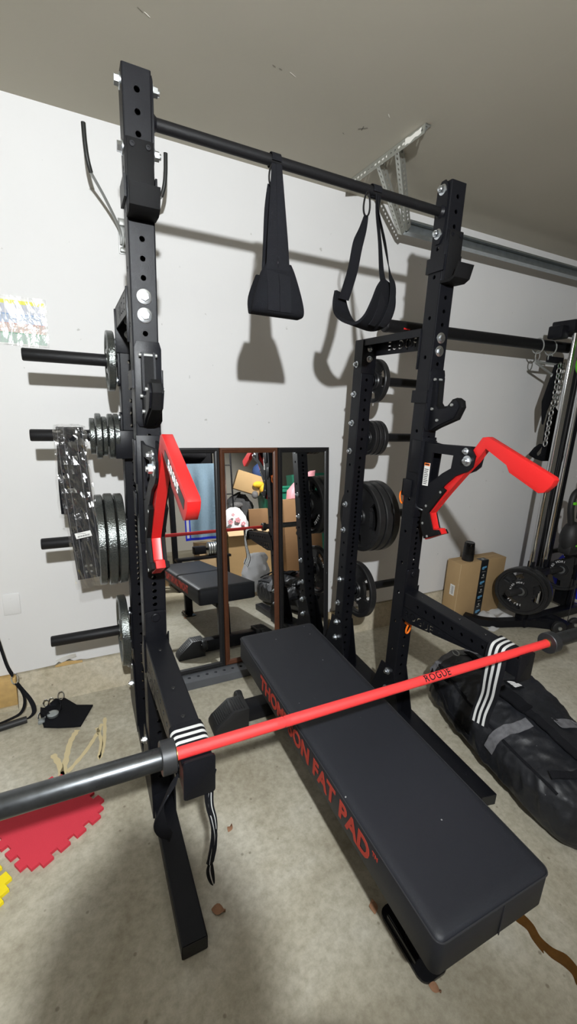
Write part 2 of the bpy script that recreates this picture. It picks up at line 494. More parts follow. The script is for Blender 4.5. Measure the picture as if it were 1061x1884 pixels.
def place_bm(bm, origin, U, W):
    """text plane: x->U, y->W, z->U x W"""
    U, W = V3(U).normalized(), V3(W).normalized(); Nn = U.cross(W); O = V3(origin)
    for v in bm.verts: c = v.co.copy(); v.co = O+U*c.x+W*c.y+Nn*c.z
    return bm

def join_bm(dst, src, mi=None):
    me = bpy.data.meshes.new('tmp'); 
    if mi is not None:
        for f in src.faces: f.material_index = mi
    src.to_mesh(me); src.free(); dst.from_mesh(me); bpy.data.meshes.remove(me); return dst

def boolean_cut(bm_a, bm_b):
    ma = bpy.data.meshes.new('a'); bmesh.ops.recalc_face_normals(bm_a, faces=bm_a.faces); bm_a.to_mesh(ma); bm_a.free()
    mb = bpy.data.meshes.new('b'); bmesh.ops.remove_doubles(bm_b, verts=bm_b.verts, dist=1e-6); bmesh.ops.recalc_face_normals(bm_b, faces=bm_b.faces); bm_b.to_mesh(mb); bm_b.free()
    oa = bpy.data.objects.new('a', ma); ob = bpy.data.objects.new('b', mb); COL.objects.link(oa); COL.objects.link(ob)
    md = oa.modifiers.new('b', 'BOOLEAN'); md.operation = 'DIFFERENCE'; md.object = ob; md.solver = 'EXACT'; md.use_self = True
    dg = bpy.context.evaluated_depsgraph_get(); dg.update()
    me = bpy.data.meshes.new_from_object(oa.evaluated_get(dg))
    r = bmesh.new(); r.from_mesh(me)
    for o in (oa, ob): bpy.data.objects.remove(o)
    for x in (ma, mb, me): bpy.data.meshes.remove(x)
    for f in r.faces: f.material_index = 0
    return r

def cut_plate(poly, axis, a, b, word, size, origin, U, W, spacing=1.0, offset=0.0):
    """plate prism with a word cut right through it, letter counters bridged"""
    p = newbm(); prism(p, poly, axis, a, b)
    t = text_bm(word, size, extrude=.02, offset=offset, spacing=spacing)
    place_bm(t, origin, U, W)
    r = boolean_cut(p, t)
    return r

BOLT = {}
def bolt(parent, pos, d, r=.0115, h=.010, washer=.017, name='bolt', nut=True, rot=0.0):
    key = (round(r, 4), round(h, 4), round(washer, 4), nut)
    if key not in BOLT:
        bm = newbm()
        if washer: lathe(bm, (0, 0, 0), (0, 0, 1), [(0, washer), (.0022, washer), (.003, washer*.92)], seg=24)
        cyl(bm, (0, 0, .002), (0, 0, .002+h), r, r*.97, seg=6)
        if nut: lathe(bm, (0, 0, .002+h), (0, 0, 1), [(0, r*.62), (.005, r*.60), (.006, r*.45)], seg=14)
        me = bpy.data.meshes.new(name); bm.normal_update(); bm.to_mesh(me); bm.free(); me.materials.append(M['zinc'])
        for p in me.polygons: p.use_smooth = True
        me.set_sharp_from_angle(angle=math.radians(30))
        BOLT[key] = me
    o = bpy.data.objects.new(name, BOLT[key]); COL.objects.link(o); o.parent = parent
    o.location = V3(pos)-off(parent)
    o.rotation_mode = 'QUATERNION'
    o.rotation_quaternion = V3((0, 0, 1)).rotation_difference(V3(d)) @ Matrix.Rotation(rot+random.random(), 3, 'Z').to_quaternion()
    return o
# ------------------------------------------------------------------ camera
CAM = V3((-.2102, -1.484, 1.5745)); YAW, PITCH, ROLL, FPX = .4602, .2473, -.0445, 795.956
cd = bpy.data.cameras.new('camera'); co = bpy.data.objects.new('camera', cd); COL.objects.link(co)
cy_, sy_, cp_, sp_, cr_, sr_ = math.cos(YAW), math.sin(YAW), math.cos(PITCH), math.sin(PITCH), math.cos(ROLL), math.sin(ROLL)
fw = V3((sy_*cp_, cy_*cp_, -sp_)); rt = V3((cy_, -sy_, 0)); dn = fw.cross(rt)
r2 = rt*cr_+dn*sr_; d2 = -rt*sr_+dn*cr_
mw = Matrix((( r2.x, -d2.x, -fw.x, CAM.x), (r2.y, -d2.y, -fw.y, CAM.y), (r2.z, -d2.z, -fw.z, CAM.z), (0, 0, 0, 1)))
co.matrix_world = mw
cd.sensor_fit = 'VERTICAL'; cd.sensor_height = 36; cd.lens = FPX/1884*36; cd.clip_start = .02
SC.camera = co

H = .0381; W = 1.1698; D = .4933; WY = .85; CZ = 2.70
TB = .0525                                     # top of the base tubes

# ------------------------------------------------------------------ setting
bm = newbm(); box(bm, -3.0, 5.2, -6.0, WY+.15, -.12, 0); struct('floor', bm, M['floor'])
bm = newbm(); box(bm, -3.0, 5.2, -6.0, WY+.15, CZ, CZ+.1); struct('ceiling', bm, M['ceiling'])
# back wall: drywall above the foundation curb, lower edge broken beside the left weight posts
bm = newbm()
low = [(-3.0, .172), (-.50, .172), (-.39, .176), (-.37, .192), (-.345, .182), (-.325, .196), (-.30, .178), (-.27, .181), (-.24, .174), (5.2, .172)]
prism(bm, low + [(5.2, CZ), (-3.0, CZ)], 'y', WY, WY+.12)
struct('wall_back', bm, M['wall'], smooth=None)
bm = newbm(); prism(bm, [(.79, 0), (.838, .166), (WY+.1, .172), (WY+.1, 0)], 'x', -.565, 5.2)
struct('trim_1', bm, M['curb'])
bm = newbm(); box(bm, -3.0, -.567, .80, WY+.1, .02, .168, .004); struct('trim_2', bm, M['wood'])
bm = newbm(); box(bm, -3.0, -.567, .79, WY+.1, 0, .02); struct('trim_3', bm, M['curb'])
bm = newbm(); box(bm, -3.12, -3.0, -6.0, WY+.12, 0, CZ); struct('wall_left', bm, M['wall_dim'])
bm = newbm(); box(bm, 5.2, 5.32, -6.0, WY+.12, 0, CZ); struct('wall_right', bm, M['wall_dim'])
bm = newbm(); box(bm, -3.12, 5.32, -6.12, -6.0, 0, CZ); struct('wall_front', bm, M['wall_far'])
# narrow raw board standing on the curb right of the mirrors
bm = newbm(); box(bm, 1.255, 1.292, .775, .80, 0.0, .20, .002); struct('trim_4', bm, M['trimwood'])
# taped drywall seams on the ceiling
bm = newbm(); box(bm, 1.295, 1.385, -2.6, .84, CZ-.00012, CZ); struct('trim_5', bm, M['ceiling'])
bm = newbm(); box(bm, -.02, .055, -2.6, .5, CZ-.00012, CZ); struct('trim_6', bm, M['ceiling'])
# torn flap of drywall paper above the broken edge
bm = newbm(); strip(bm, [(-.385, .843, .205), (-.35, .836, .222), (-.315, .824, .236), (-.29, .812, .243)], [(-.36, .846, .184), (-.335, .842, .196), (-.305, .838, .205), (-.287, .830, .213)], .002)
struct('trim_7', bm, M['label'])
bm = newbm(); strip(bm, [(-.39, .841, .176), (-.34, .841, .190), (-.30, .841, .184), (-.26, .841, .177)], [(-.39, .839, .168), (-.34, .838, .168), (-.30, .838, .168), (-.26, .838, .168)], .004)
struct('trim_8', bm, M['wood'])
# dried glue smears on the slab
def smear(pts, w, nm):
    b = newbm(); P = smooth_path([V3((x, y, .0006)) for x, y in pts], 5)
    L = []; R = []
    for i, p in enumerate(P):
        t = (P[min(i+1, len(P)-1)]-P[max(i-1, 0)]).normalized(); s = V3((-t.y, t.x, 0))*w*(.5+.5*math.sin(i*1.7)**2+.2)
        L.append(p+s); R.append(p-s)
    strip(b, L, R, .0008); return struct(nm, b, M['glue'])
smear([(-.40, .40), (-.37, .32), (-.36, .25), (-.345, .36), (-.33, .45), (-.30, .52)], .012, 'trim_9')
smear([(-.34, .27), (-.27, .36), (-.22, .45), (-.19, .52)], .009, 'trim_10')
smear([(-.175, .56), (-.185, .42), (-.20, .33), (-.215, .30), (-.20, .40), (-.215, .50)], .008, 'trim_11')

# nail pops and scuffs on the ceiling
def spot(nm, pts, w, m):
    b = newbm()
    P = [V3((x, y, CZ-.0006)) for x, y in pts]
    strip(b, [p+V3((w, w*.4, 0)) for p in P], [p-V3((w, w*.4, 0)) for p in P], .0010); return struct(nm, b, m)
M['scuff'] = mat('grey scuff', (.12, .11, .09), .9)
for k, pts in enumerate(([(.045, .195), (.060, .205)], [(.490, .203), (.500, .206)], [(.515, .205), (.525, .207)], [(.945, .35), (.975, .325)], [(.955, .325), (.962, .350)], [(.905, .405), (.912, .41)])):
    spot('trim_%d' % (20+k), pts, .0016, M['scuff'])
spot('trim_26', [(.560, .205), (.578, .212)], .005, M['whitepaint']); spot('trim_27', [(.068, .203), (.080, .212)], .004, M['whitepaint']); spot('trim_28', [(.995, .212), (1.008, .224)], .004, M['whitepaint'])

# ------------------------------------------------------------------ power rack
Z0 = 2.3666; ZR = 1.7572; SP = .0508
FT = 2.418; RT = 1.902
rack = thing('power_rack', 'tall black steel power rack with perforated uprights and overhead pull-up bar', 'power rack', (W/2, .05, 0))

def dense(top, k, lo, hi):
    hs = [top-SP*i for i in range(k)]
    hs += [h-SP/2 for h in hs if lo < h-SP/2 < hi]
    return sorted(hs)

def upright(xc, yc, top, front, side, nm='upright'):
    bm = newbm()
    f = [z-TB for z in front]; s = [z-TB for z in side]
    perf_tube(bm, (xc, yc, TB), (0, 0, 1), (0, 1, 0), (1, 0, 0), H, H, top-TB, hA=f, hB=s)
    return obj(nm, bm, M['steel'], rack, smooth=None)
SIDE_F = [2.1899-SP*j for j in (0, 1, 2, 5, 8, 11, 14, 17, 20, 23, 26, 29, 32, 35, 38)]
SIDE_R = [1.26, 1.11, .81, .735, .66, .37, .26]
XRL = .006
fh = dense(Z0, 45, .72, 1.24); rh = dense(ZR+2*SP, 35, .72, 1.24)
upright(0, 0, FT, fh, SIDE_F); upright(W, 0, FT, fh, SIDE_F)
upright(XRL, D, RT-.004, rh, SIDE_R); upright(W, D, RT-.004, rh, SIDE_R)

# base tubes along the floor, each side
for xc in (0.0,):
    bm = newbm(); perf_tube(bm, (xc, -.575, 0), (0, 1, 0), (0, 0, 1), (1, 0, 0), TB/2, H, .575+.605, hA=[], hB=[.68, .83, .95, 1.02])
    for v in bm.verts: v.co.z += TB/2
    b = obj('base_tube', bm, M['steel'], rack)
    bm = newbm(); box(bm, xc-H+.003, xc+H-.003, -.5775, -.5745, .003, TB-.003, .001); obj('end_cap', bm, M['rubber'], b)
bm = newbm(); prism(bm, [(1.176, -.572), (1.248, -.586), (1.298, .60), (1.136, .605)], 'z', 0, TB, bev=.004); b = obj('base_tube', bm, M['steel'], rack)
bm = newbm(); prism(bm, [(1.179, -.5745), (1.245, -.588), (1.245, -.585), (1.179, -.5715)], 'z', .003, TB-.003); obj('end_cap', bm, M['rubber'], b)
# rear floor crossmember with holes
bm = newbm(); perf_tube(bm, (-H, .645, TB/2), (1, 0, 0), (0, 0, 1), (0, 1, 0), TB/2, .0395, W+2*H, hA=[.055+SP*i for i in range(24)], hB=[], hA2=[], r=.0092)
obj('floor_crossmember', bm, M['paler'], rack, smooth=None)

# gusset plates bolted around the foot of every upright
def gusset(xp, yc, zt, sgn, zs):
    bm = newbm()
    t = .0055
    prism(bm, [(yc-.12, TB*.25), (yc+.12, TB*.25), (yc+.12, TB+.04), (yc+.047, zt), (yc-.047, zt), (yc-.12, TB+.04)], 'x', xp, xp+sgn*t)
    g = obj('gusset_plate', bm, M['steel'], rack)
    for z in zs:
        bolt(rack, (xp+sgn*t, yc-.008, z), (sgn, 0, 0), .0125, .012, .018)
for xc in (0.0, W):
    for s in (-1, 1):
        gusset(xc+s*H, .015, .312, s, (.283, .183))
        if xc == W and s == 1: continue
        gusset(xc+s*H+(XRL*.5 if xc == 0 else 0), D+.008, .335, s, (.311, .209))
gusset(W+H, D+.008, .335, 1, (.311, .209))

# pull-up bar welded to two flanges
bm = newbm(); cyl(bm, (H, 0, 2.318), (W-H, 0, 2.318), .0162, seg=28)
obj('pull_up_bar', bm, M['barbar'], rack)
for s, x in ((1, H), (-1, W-H)):
    bm = newbm()
    q = [(-.030, 2.275), (-.024, 2.225), (-.010, 2.205), (.010, 2.205), (.024, 2.225), (.030, 2.275), (.030, 2.36), (.024, 2.405), (.010, 2.424), (-.010, 2.424), (-.024, 2.405), (-.030, 2.36)]
    prism(bm, q, 'x', x, x+s*.006); lathe(bm, (x+s*.006, 0, 2.318), (s, 0, 0), [(0, .024), (.006, .020), (.010, .017)], 24)
    obj('bar_flange', bm, M['steel'], rack)
    for z in (2.241, 2.393):
        bolt(rack, (x+s*.006, 0, z), (s, 0, 0), .0135, .014, .019)
        bolt(rack, (x-s*2*H, 0, z), (-s, 0, 0), .0135, .013, .019, nut=False)

# nameplate crossmembers between front and rear uprights
def nameplate(xc, s):
    """channel: outer plate at xc+s*H carries the cut-out word, top flange, inner lip"""
    y0, y1 = H+.006, D-H-.006; xo = xc+s*H; xi = xc-s*H
    zt, zb = RT, RT-.0762
    poly = [(y0, zb), (y1, zb), (y1, zt), (y0, zt)]
    if s > 0: U, org = (0, 1, 0), (xo, .247, zt-.040)
    else: U, org = (0, -1, 0), (xo, .235, zt-.040)
    bm = cut_plate(poly, 'x', xo-s*.005, xo, 'ROGUE', .058, org, U, (0, 0, 1), spacing=1.12)
    n = obj('nameplate_crossmember', bm, M['steel'], rack, smooth=25)
    bm = newbm()
    box(bm, min(xo, xi), max(xo, xi), y0, D+H-.004, zt-.005, zt, .0012)
    box(bm, min(xi, xi+s*.005), max(xi, xi+s*.005), y0, y1, zt-.032, zt-.004)
    obj('top_channel', bm, M['steel'], n)
    for ya, yb in ((H, H+.006), (D-H-.006, D-H)):
        bm = newbm(); box(bm, xc-.044, xc+.044, ya, yb, RT-.165, RT-.004, .002); obj('end_flange', bm, M['steel'], n)
    # stencil bridges closing the letter counters
    bm = newbm()
    for k in (-1,):
        yy = org[1]+(1 if s > 0 else -1)*k*.0445
        box(bm, xo-s*.005 if s > 0 else xo, xo if s > 0 else xo+.005, yy-.004, yy+.004, zt-.066, zt-.014)
    obj('letter_bridge', bm, M['steel'], n)
    zz = (RT-.0434, RT-.0942)
    for z in zz:
        bolt(rack, (xc, -H, z), (0, -1, 0), .0125, .009, .0215, name='large_washer_bolt', nut=False)
        bolt(rack, (xc, H+.006, z), (0, 1, 0), .0125, .012, .018)
        bolt(rack, (xc if s > 0 else XRL, D-H-.006, z), (0, -1, 0), .0115, .012, .016)
nameplate(0, -1); nameplate(W, 1)

# weight storage posts
POSTZ = (1.7075, 1.408, .960, .507)
def weight_post(x, s, z, xe):
    bm = newbm(); lathe(bm, (x+s*.006, D, z), (s, 0, 0), [(0, .0235), (abs(xe-x)-.010, .0235), (abs(xe-x)-.006, .021)], 28)
    p = obj('weight_post', bm, M['barbar'], rack)
    bm = newbm(); prism(bm, rpoly(D-H+.004, D+H-.004, z-.098, z+.098, .014), 'x', x, x+s*.006); obj('post_flange', bm, M['steel'], p)
    for dz in (-.075, .075):
        bolt(rack, (x+s*.006, D+.008, z+dz), (s, 0, 0), .0115, .012, .016)
        bolt(rack, (x-s*2*H, D+.008, z+dz), (-s, 0, 0), .0115, .012, .016)
for z in POSTZ:
    weight_post(-H+XRL, -1, z, -.370); weight_post(W+H, 1, z, W+.372)
# bracket block on the left rear upright beside the second post
bm = newbm(); box(bm, -.068, .012, D-H-.052, D-H, 1.322, 1.436, .004); obj('bracket_block', bm, M['steel'], rack)

# ------------------------------------------------------------------ weight plates
def polar_plate(R, prof, openings=(), nseg=72, hole=.0262):
    """disc along X. prof: list of (r, half thickness); openings: (r0,r1,angle0,angle1) cut right through"""
    bm = newbm(); n = len(prof)
    def inside(i, k):
        rm = (prof[i][0]+prof[i+1][0])/2; a = 2*PI*(k+.5)/nseg
        for r0, r1, a0, da in openings:
            d = (a-a0+PI) % (2*PI)-PI
            if r0 < rm < r1:
                rr = (rm-(r0+r1)/2)/((r1-r0)/2)
                if abs(d) < da*math.sqrt(max(0, 1-.55*rr*rr)): return True
        return False
    F = {}; 
    def vert(i, k, s):
        key = (i, k % nseg, s)
        if key not in F:
            a = 2*PI*(k % nseg)/nseg; r, h = prof[i]
            F[key] = bm.verts.new((s*h, r*math.cos(a), r*math.sin(a)))
        return F[key]
    ok = [[not inside(i, k) for k in range(nseg)] for i in range(n-1)]
    for i in range(n-1):
        for k in range(nseg):
            if not ok[i][k]: continue
            bm.faces.new((vert(i, k, 1), vert(i+1, k, 1), vert(i+1, k+1, 1), vert(i, k+1, 1)))
            bm.faces.new((vert(i, k+1, -1), vert(i+1, k+1, -1), vert(i+1, k, -1), vert(i, k, -1)))
            if i == 0 or not ok[i-1][k]: bm.faces.new((vert(i, k, 1), vert(i, k+1, 1), vert(i, k+1, -1), vert(i, k, -1)))
            if i == n-2 or not ok[i+1][k]: bm.faces.new((vert(i+1, k+1, 1), vert(i+1, k, 1), vert(i+1, k, -1), vert(i+1, k+1, -1)))
            if not ok[i][k-1]: bm.faces.new((vert(i, k, 1), vert(i, k, -1), vert(i+1, k, -1), vert(i+1, k, 1)))
            if not ok[i][(k+1) % nseg]: bm.faces.new((vert(i, k+1, -1), vert(i, k+1, 1), vert(i+1, k+1, 1), vert(i+1, k+1, -1)))
    bmesh.ops.recalc_face_normals(bm, faces=bm.faces)
    return bm

def plate_mesh(R, th, m, grips=3, a0=.5, lettering=None):
    h = th/2; rr = R
    prof = [(.0262, h*.92), (.030, h), (.046, h), (.050, h*.55), (rr*.48, h*.5), (rr*.53, h*.5), (rr*.66, h*.5), (rr*.80, h*.5), (rr*.855, h*.55), (rr*.885, h*.95), (rr*.93, h), (rr*.975, h), (rr, h*.78)]
    if R < .1: prof = [(.0262, h*.92), (.030, h), (.040, h), (.044, h*.6), (rr*.70, h*.55), (rr*.80, h*.6), (rr*.86, h), (rr*.965, h), (rr, h*.75)]
    op = [(rr*.50, rr*.82, a0+2*PI*k/grips, .62) for k in range(grips)] if grips else []
    bm = polar_plate(R, prof, op)
    me = bpy.data.meshes.new('disc'); bm.normal_update(); bm.to_mesh(me); bm.free(); me.materials.append(m)
    for p in me.polygons: p.use_smooth = True
    me.set_sharp_from_angle(angle=math.radians(35))
    return me

def rim_lip_mesh(R, th, m):
    bm = newbm(); lathe(bm, (-th*.12, 0, 0), (1, 0, 0), [(0, R), (.001, R+.0018), (th*.24-.001, R+.0018), (th*.24, R)], 72)
    me = bpy.data.meshes.new('rim'); bm.normal_update(); bm.to_mesh(me); bm.free(); me.materials.append(m); return me

PM = {}
def add_plate(loc, R, th, kind, label, group, rot=0.0, text=None, axis_rot=0.0):
    key = (R, th, kind)
    if key not in PM:
        m = M['hammer'] if kind == 'grey' else M['plate']
        PM[key] = plate_mesh(R, th, m, 0 if (kind == 'grey' or R < .1) else 3)
    t = thing('weight_plate', label, 'weight plate', loc, group)
    t.rotation_euler = (rot, 0, axis_rot)
    o = bpy.data.objects.new('disc', PM[key]); COL.objects.link(o); o.parent = t
    if text:
        h = th/2
        bm = newbm()
        for s, r, ang0, size, step in text:
            a = ang0
            for chx in s:
                if chx != ' ':
                    tb = text_bm(chx, size, .0006)
                    # read from the -x side: angle runs clockwise seen from there
                    rad = V3((0, math.cos(a), math.sin(a))); tan = V3((0, math.sin(a), -math.cos(a)))
                    place_bm(tb, V3((-h*.5-.0012, 0, 0))+rad*r, tan, rad)
                    join_bm(bm, tb)
                a -= step
        obj('lettering', bm, M['white'], t, world=False)
    bm = newbm(); lathe(bm, (-th/2-.0015, 0, 0), (1, 0, 0), [(0, .0300), (0.0, .0258), (.003, .0258), (.003, .030), (0, .030)], 36)
    obj('hub_ring', bm, M['zinc'] if kind != 'grey' else M['hammer'], t, world=False)
    return t
dz = -.0024
# left, second post (from the wall side of the post inwards)
add_plate((-.064, D, 1.7075+dz), .1165, .027, 'grey', 'grey hammertone plate alone on the topmost left weight post', 'grey plates on the left posts')
for x, R, th, lb in ((-.056, .093, .020, 'small grey plate closest to the upright on the second left post'),
                     (-.0785, .0925, .021, 'small grey plate second from the upright on the second left post'),
                     (-.102, .081, .018, 'smaller grey disc third from the upright on the second left post'),
                     (-.1245, .0935, .022, 'small grey plate fourth from the upright on the second left post'),
                     (-.1475, .074, .019, 'outermost and smallest grey plate on the second left post')):
    add_plate((x, D, 1.408+dz), R, th, 'grey', lb, 'small grey plates on the second left post')
for x, R, th, lb in ((-.064, .1995, .034, 'large grey plate touching the upright on the third left post'),
                     (-.104, .2015, .036, 'large grey plate in the middle of three on the third left post'),
                     (-.1425, .1975, .030, 'large grey plate outermost on the third left post behind the packaged belt')):
    add_plate((x, D, .960+dz), R, th, 'grey', lb, 'large grey plates on the third left post')
add_plate((-.070, D, .507+dz), .1635, .036, 'grey', 'medium grey plate alone on the lowest left weight post', 'grey plates on the left posts')
# right posts, black plates with hand grips
LT = [('STANDARD', .060, 1.2, .017, .24)]
add_plate((W+.079, D, 1.7075+dz), .1135, .030, 'black', 'black three-grip plate alone on the topmost right weight post', 'black plates on the right posts', rot=.35, text=[('10 LBS', .058, .75, .014, .22)])
for x, R, th, lb in ((W+.066, .0925, .022, 'small black plate touching the upright on the second right post'),
                     (W+.0945, .0935, .024, 'small black plate in the middle on the second right post'),
                     (W+.1245, .0945, .026, 'small black plate outermost on the second right post')):
    add_plate((x, D, 1.408+dz), R, th, 'black', lb, 'small black plates on the second right post', text=[('LBS', .052, -.3, .013, .25)] if x < W+.08 else None)
for x, R, th, lb, rt_ in ((W+.070, .2000, .040, 'large black 45 pound plate touching the upright on the third right post', .42),
                     (W+.117, .2020, .042, 'large black plate in the middle on the third right post', .8),
                     (W+.164, .2040, .042, 'large black plate outermost on the third right post', .1)):
    add_plate((x, D, .960+dz), R, th, 'black', lb, 'large black plates on the third right post', rot=rt_, text=[('45LBS', .135, -.55-rt_, .032, .155)] if x < W+.08 else None)
add_plate((W+.085, D, .507+dz), .1685, .038, 'black', 'medium black three-grip plate alone on the lowest right weight post', 'black plates on the right posts', rot=.25, text=[('25 LBS', .118, .62, .019, .12), ('GRIP', .062, -2.2, .014, .2)])
# ------------------------------------------------------------------ flat J-cups high on the front uprights
def flat_jcup(xc, label):
    t = thing('j_cup', label, 'j-cup', (xc, -H, 2.04), 'flat j-cups near the top')
    yf = -H-.001
    bm = newbm(); box(bm, xc-.036, xc+.038, yf-.012, yf, 2.062, 2.250, .003); obj('back_plate', bm, M['steel'], t)
    bm = newbm(); box(bm, xc-.034, xc+.036, yf-.017, yf-.012, 2.066, 2.247, .002); lin = obj('liner', bm, M['uhmw'], t)
    bm = newbm()
    for dx in (-.020, .022): lathe(bm, (xc+dx, yf-.017, 2.231), (0, -1, 0), [(0, .0075), (.0025, .0068), (.0026, .003), (.001, .0028)], 18, mi=0)
    obj('screw', bm, M['steel'], lin)
    bm = newbm()
    prof = [(yf, 2.058), (yf-.050, 2.056), (yf-.074, 2.068), (yf-.088, 2.116), (yf-.082, 2.118), (yf-.068, 2.074), (yf-.048, 2.064), (yf-.012, 2.066), (yf, 2.070)]
    prism(bm, prof, 'x', xc-.040, xc+.040, bev=.0015); obj('lip', bm, M['uhmw'], t)
    bm = newbm()
    box(bm, xc+(H+.001), xc+(H+.007), yf-.012, H*.2, 2.10, 2.165, .001); obj('side_bracket', bm, M['steel'], t)
    bm = newbm(); prism(bm, [(xc-H-.001, yf-.012), (xc-H-.007, yf-.012), (xc-H-.007, H+.007), (xc+H*.2, H+.007), (xc+H*.2, H+.001), (xc-H-.001, H+.001)], 'z', 2.105, 2.160)
    obj('side_bracket', bm, M['steel'], t)
flat_jcup(0.0, 'flat black J-cup on the left front upright below the pull-up bar')
flat_jcup(W, 'flat black J-cup on the right front upright below the pull-up bar')

# ------------------------------------------------------------------ sandwich J-cups lower down
def sandwich_jcup(xc, label):
    t = thing('j_cup', label, 'j-cup', (xc, -H, 1.49), 'sandwich j-cups above the lever arms')
    yf = -H-.001
    bm = newbm(); q = [(xc-.040, 1.500), (xc-.030, 1.482), (xc+.030, 1.482), (xc+.040, 1.500), (xc+.042, 1.715), (xc+.036, 1.735), (xc-.030, 1.735), (xc-.038, 1.715)]
    prism(bm, q, 'y', yf-.006, yf, bev=.001); obj('back_plate', bm, M['steel'], t)
    body = [(yf-.006, 1.702), (yf-.030, 1.702), (yf-.034, 1.590), (yf-.050, 1.574), (-.136, 1.579), (-.158, 1.606), (-.176, 1.612), (-.192, 1.603), (-.199, 1.585), (-.178, 1.542), (-.100, 1.510), (yf-.022, 1.486), (yf-.006, 1.490)]
    for s in (-1, 1):
        bm = newbm(); prism(bm, body, 'x', xc+s*.013, xc+s*.020, bev=.001); obj('side_plate', bm, M['steel'], t)
    core = [(yf-.008, 1.690), (yf-.036, 1.690), (yf-.040, 1.600), (yf-.056, 1.584), (-.134, 1.588), (-.156, 1.616), (-.178, 1.622), (-.200, 1.611), (-.208, 1.586), (-.186, 1.538), (-.102, 1.504), (yf-.022, 1.484)]
    bm = newbm(); prism(bm, core, 'x', xc-.013, xc+.013, bev=.0015); obj('liner', bm, M['uhmw'], t)
    bm = newbm()
    for (y, z) in ((yf-.018, 1.694), (-.165, 1.594), (-.095, 1.53), (yf-.02, 1.575)):
        cyl(bm, (xc-.0265, y, z), (xc+.0265, y, z), .0055, seg=16)
    obj('cross_pin', bm, M['greysteel'], t)
    bm = newbm()
    prism(bm, [(xc-H-.002, yf-.006), (xc-H-.009, yf-.006), (xc-H-.009, H+.009), (xc+H*.3, H+.009), (xc+H*.3, H+.002), (xc-H-.002, H+.002)], 'z', 1.598, 1.650); obj('side_bracket', bm, M['steel'], t)
    bm = newbm(); box(bm, xc+H+.002, xc+H+.008, yf-.006, H*.6, 1.60, 1.655, .001)
    obj('side_bracket', bm, M['steel'], t)
sandwich_jcup(0.002, 'black sandwich J-cup on the left front upright above the red lever')
sandwich_jcup(W+.001, 'black sandwich J-cup on the right front upright above the red lever')

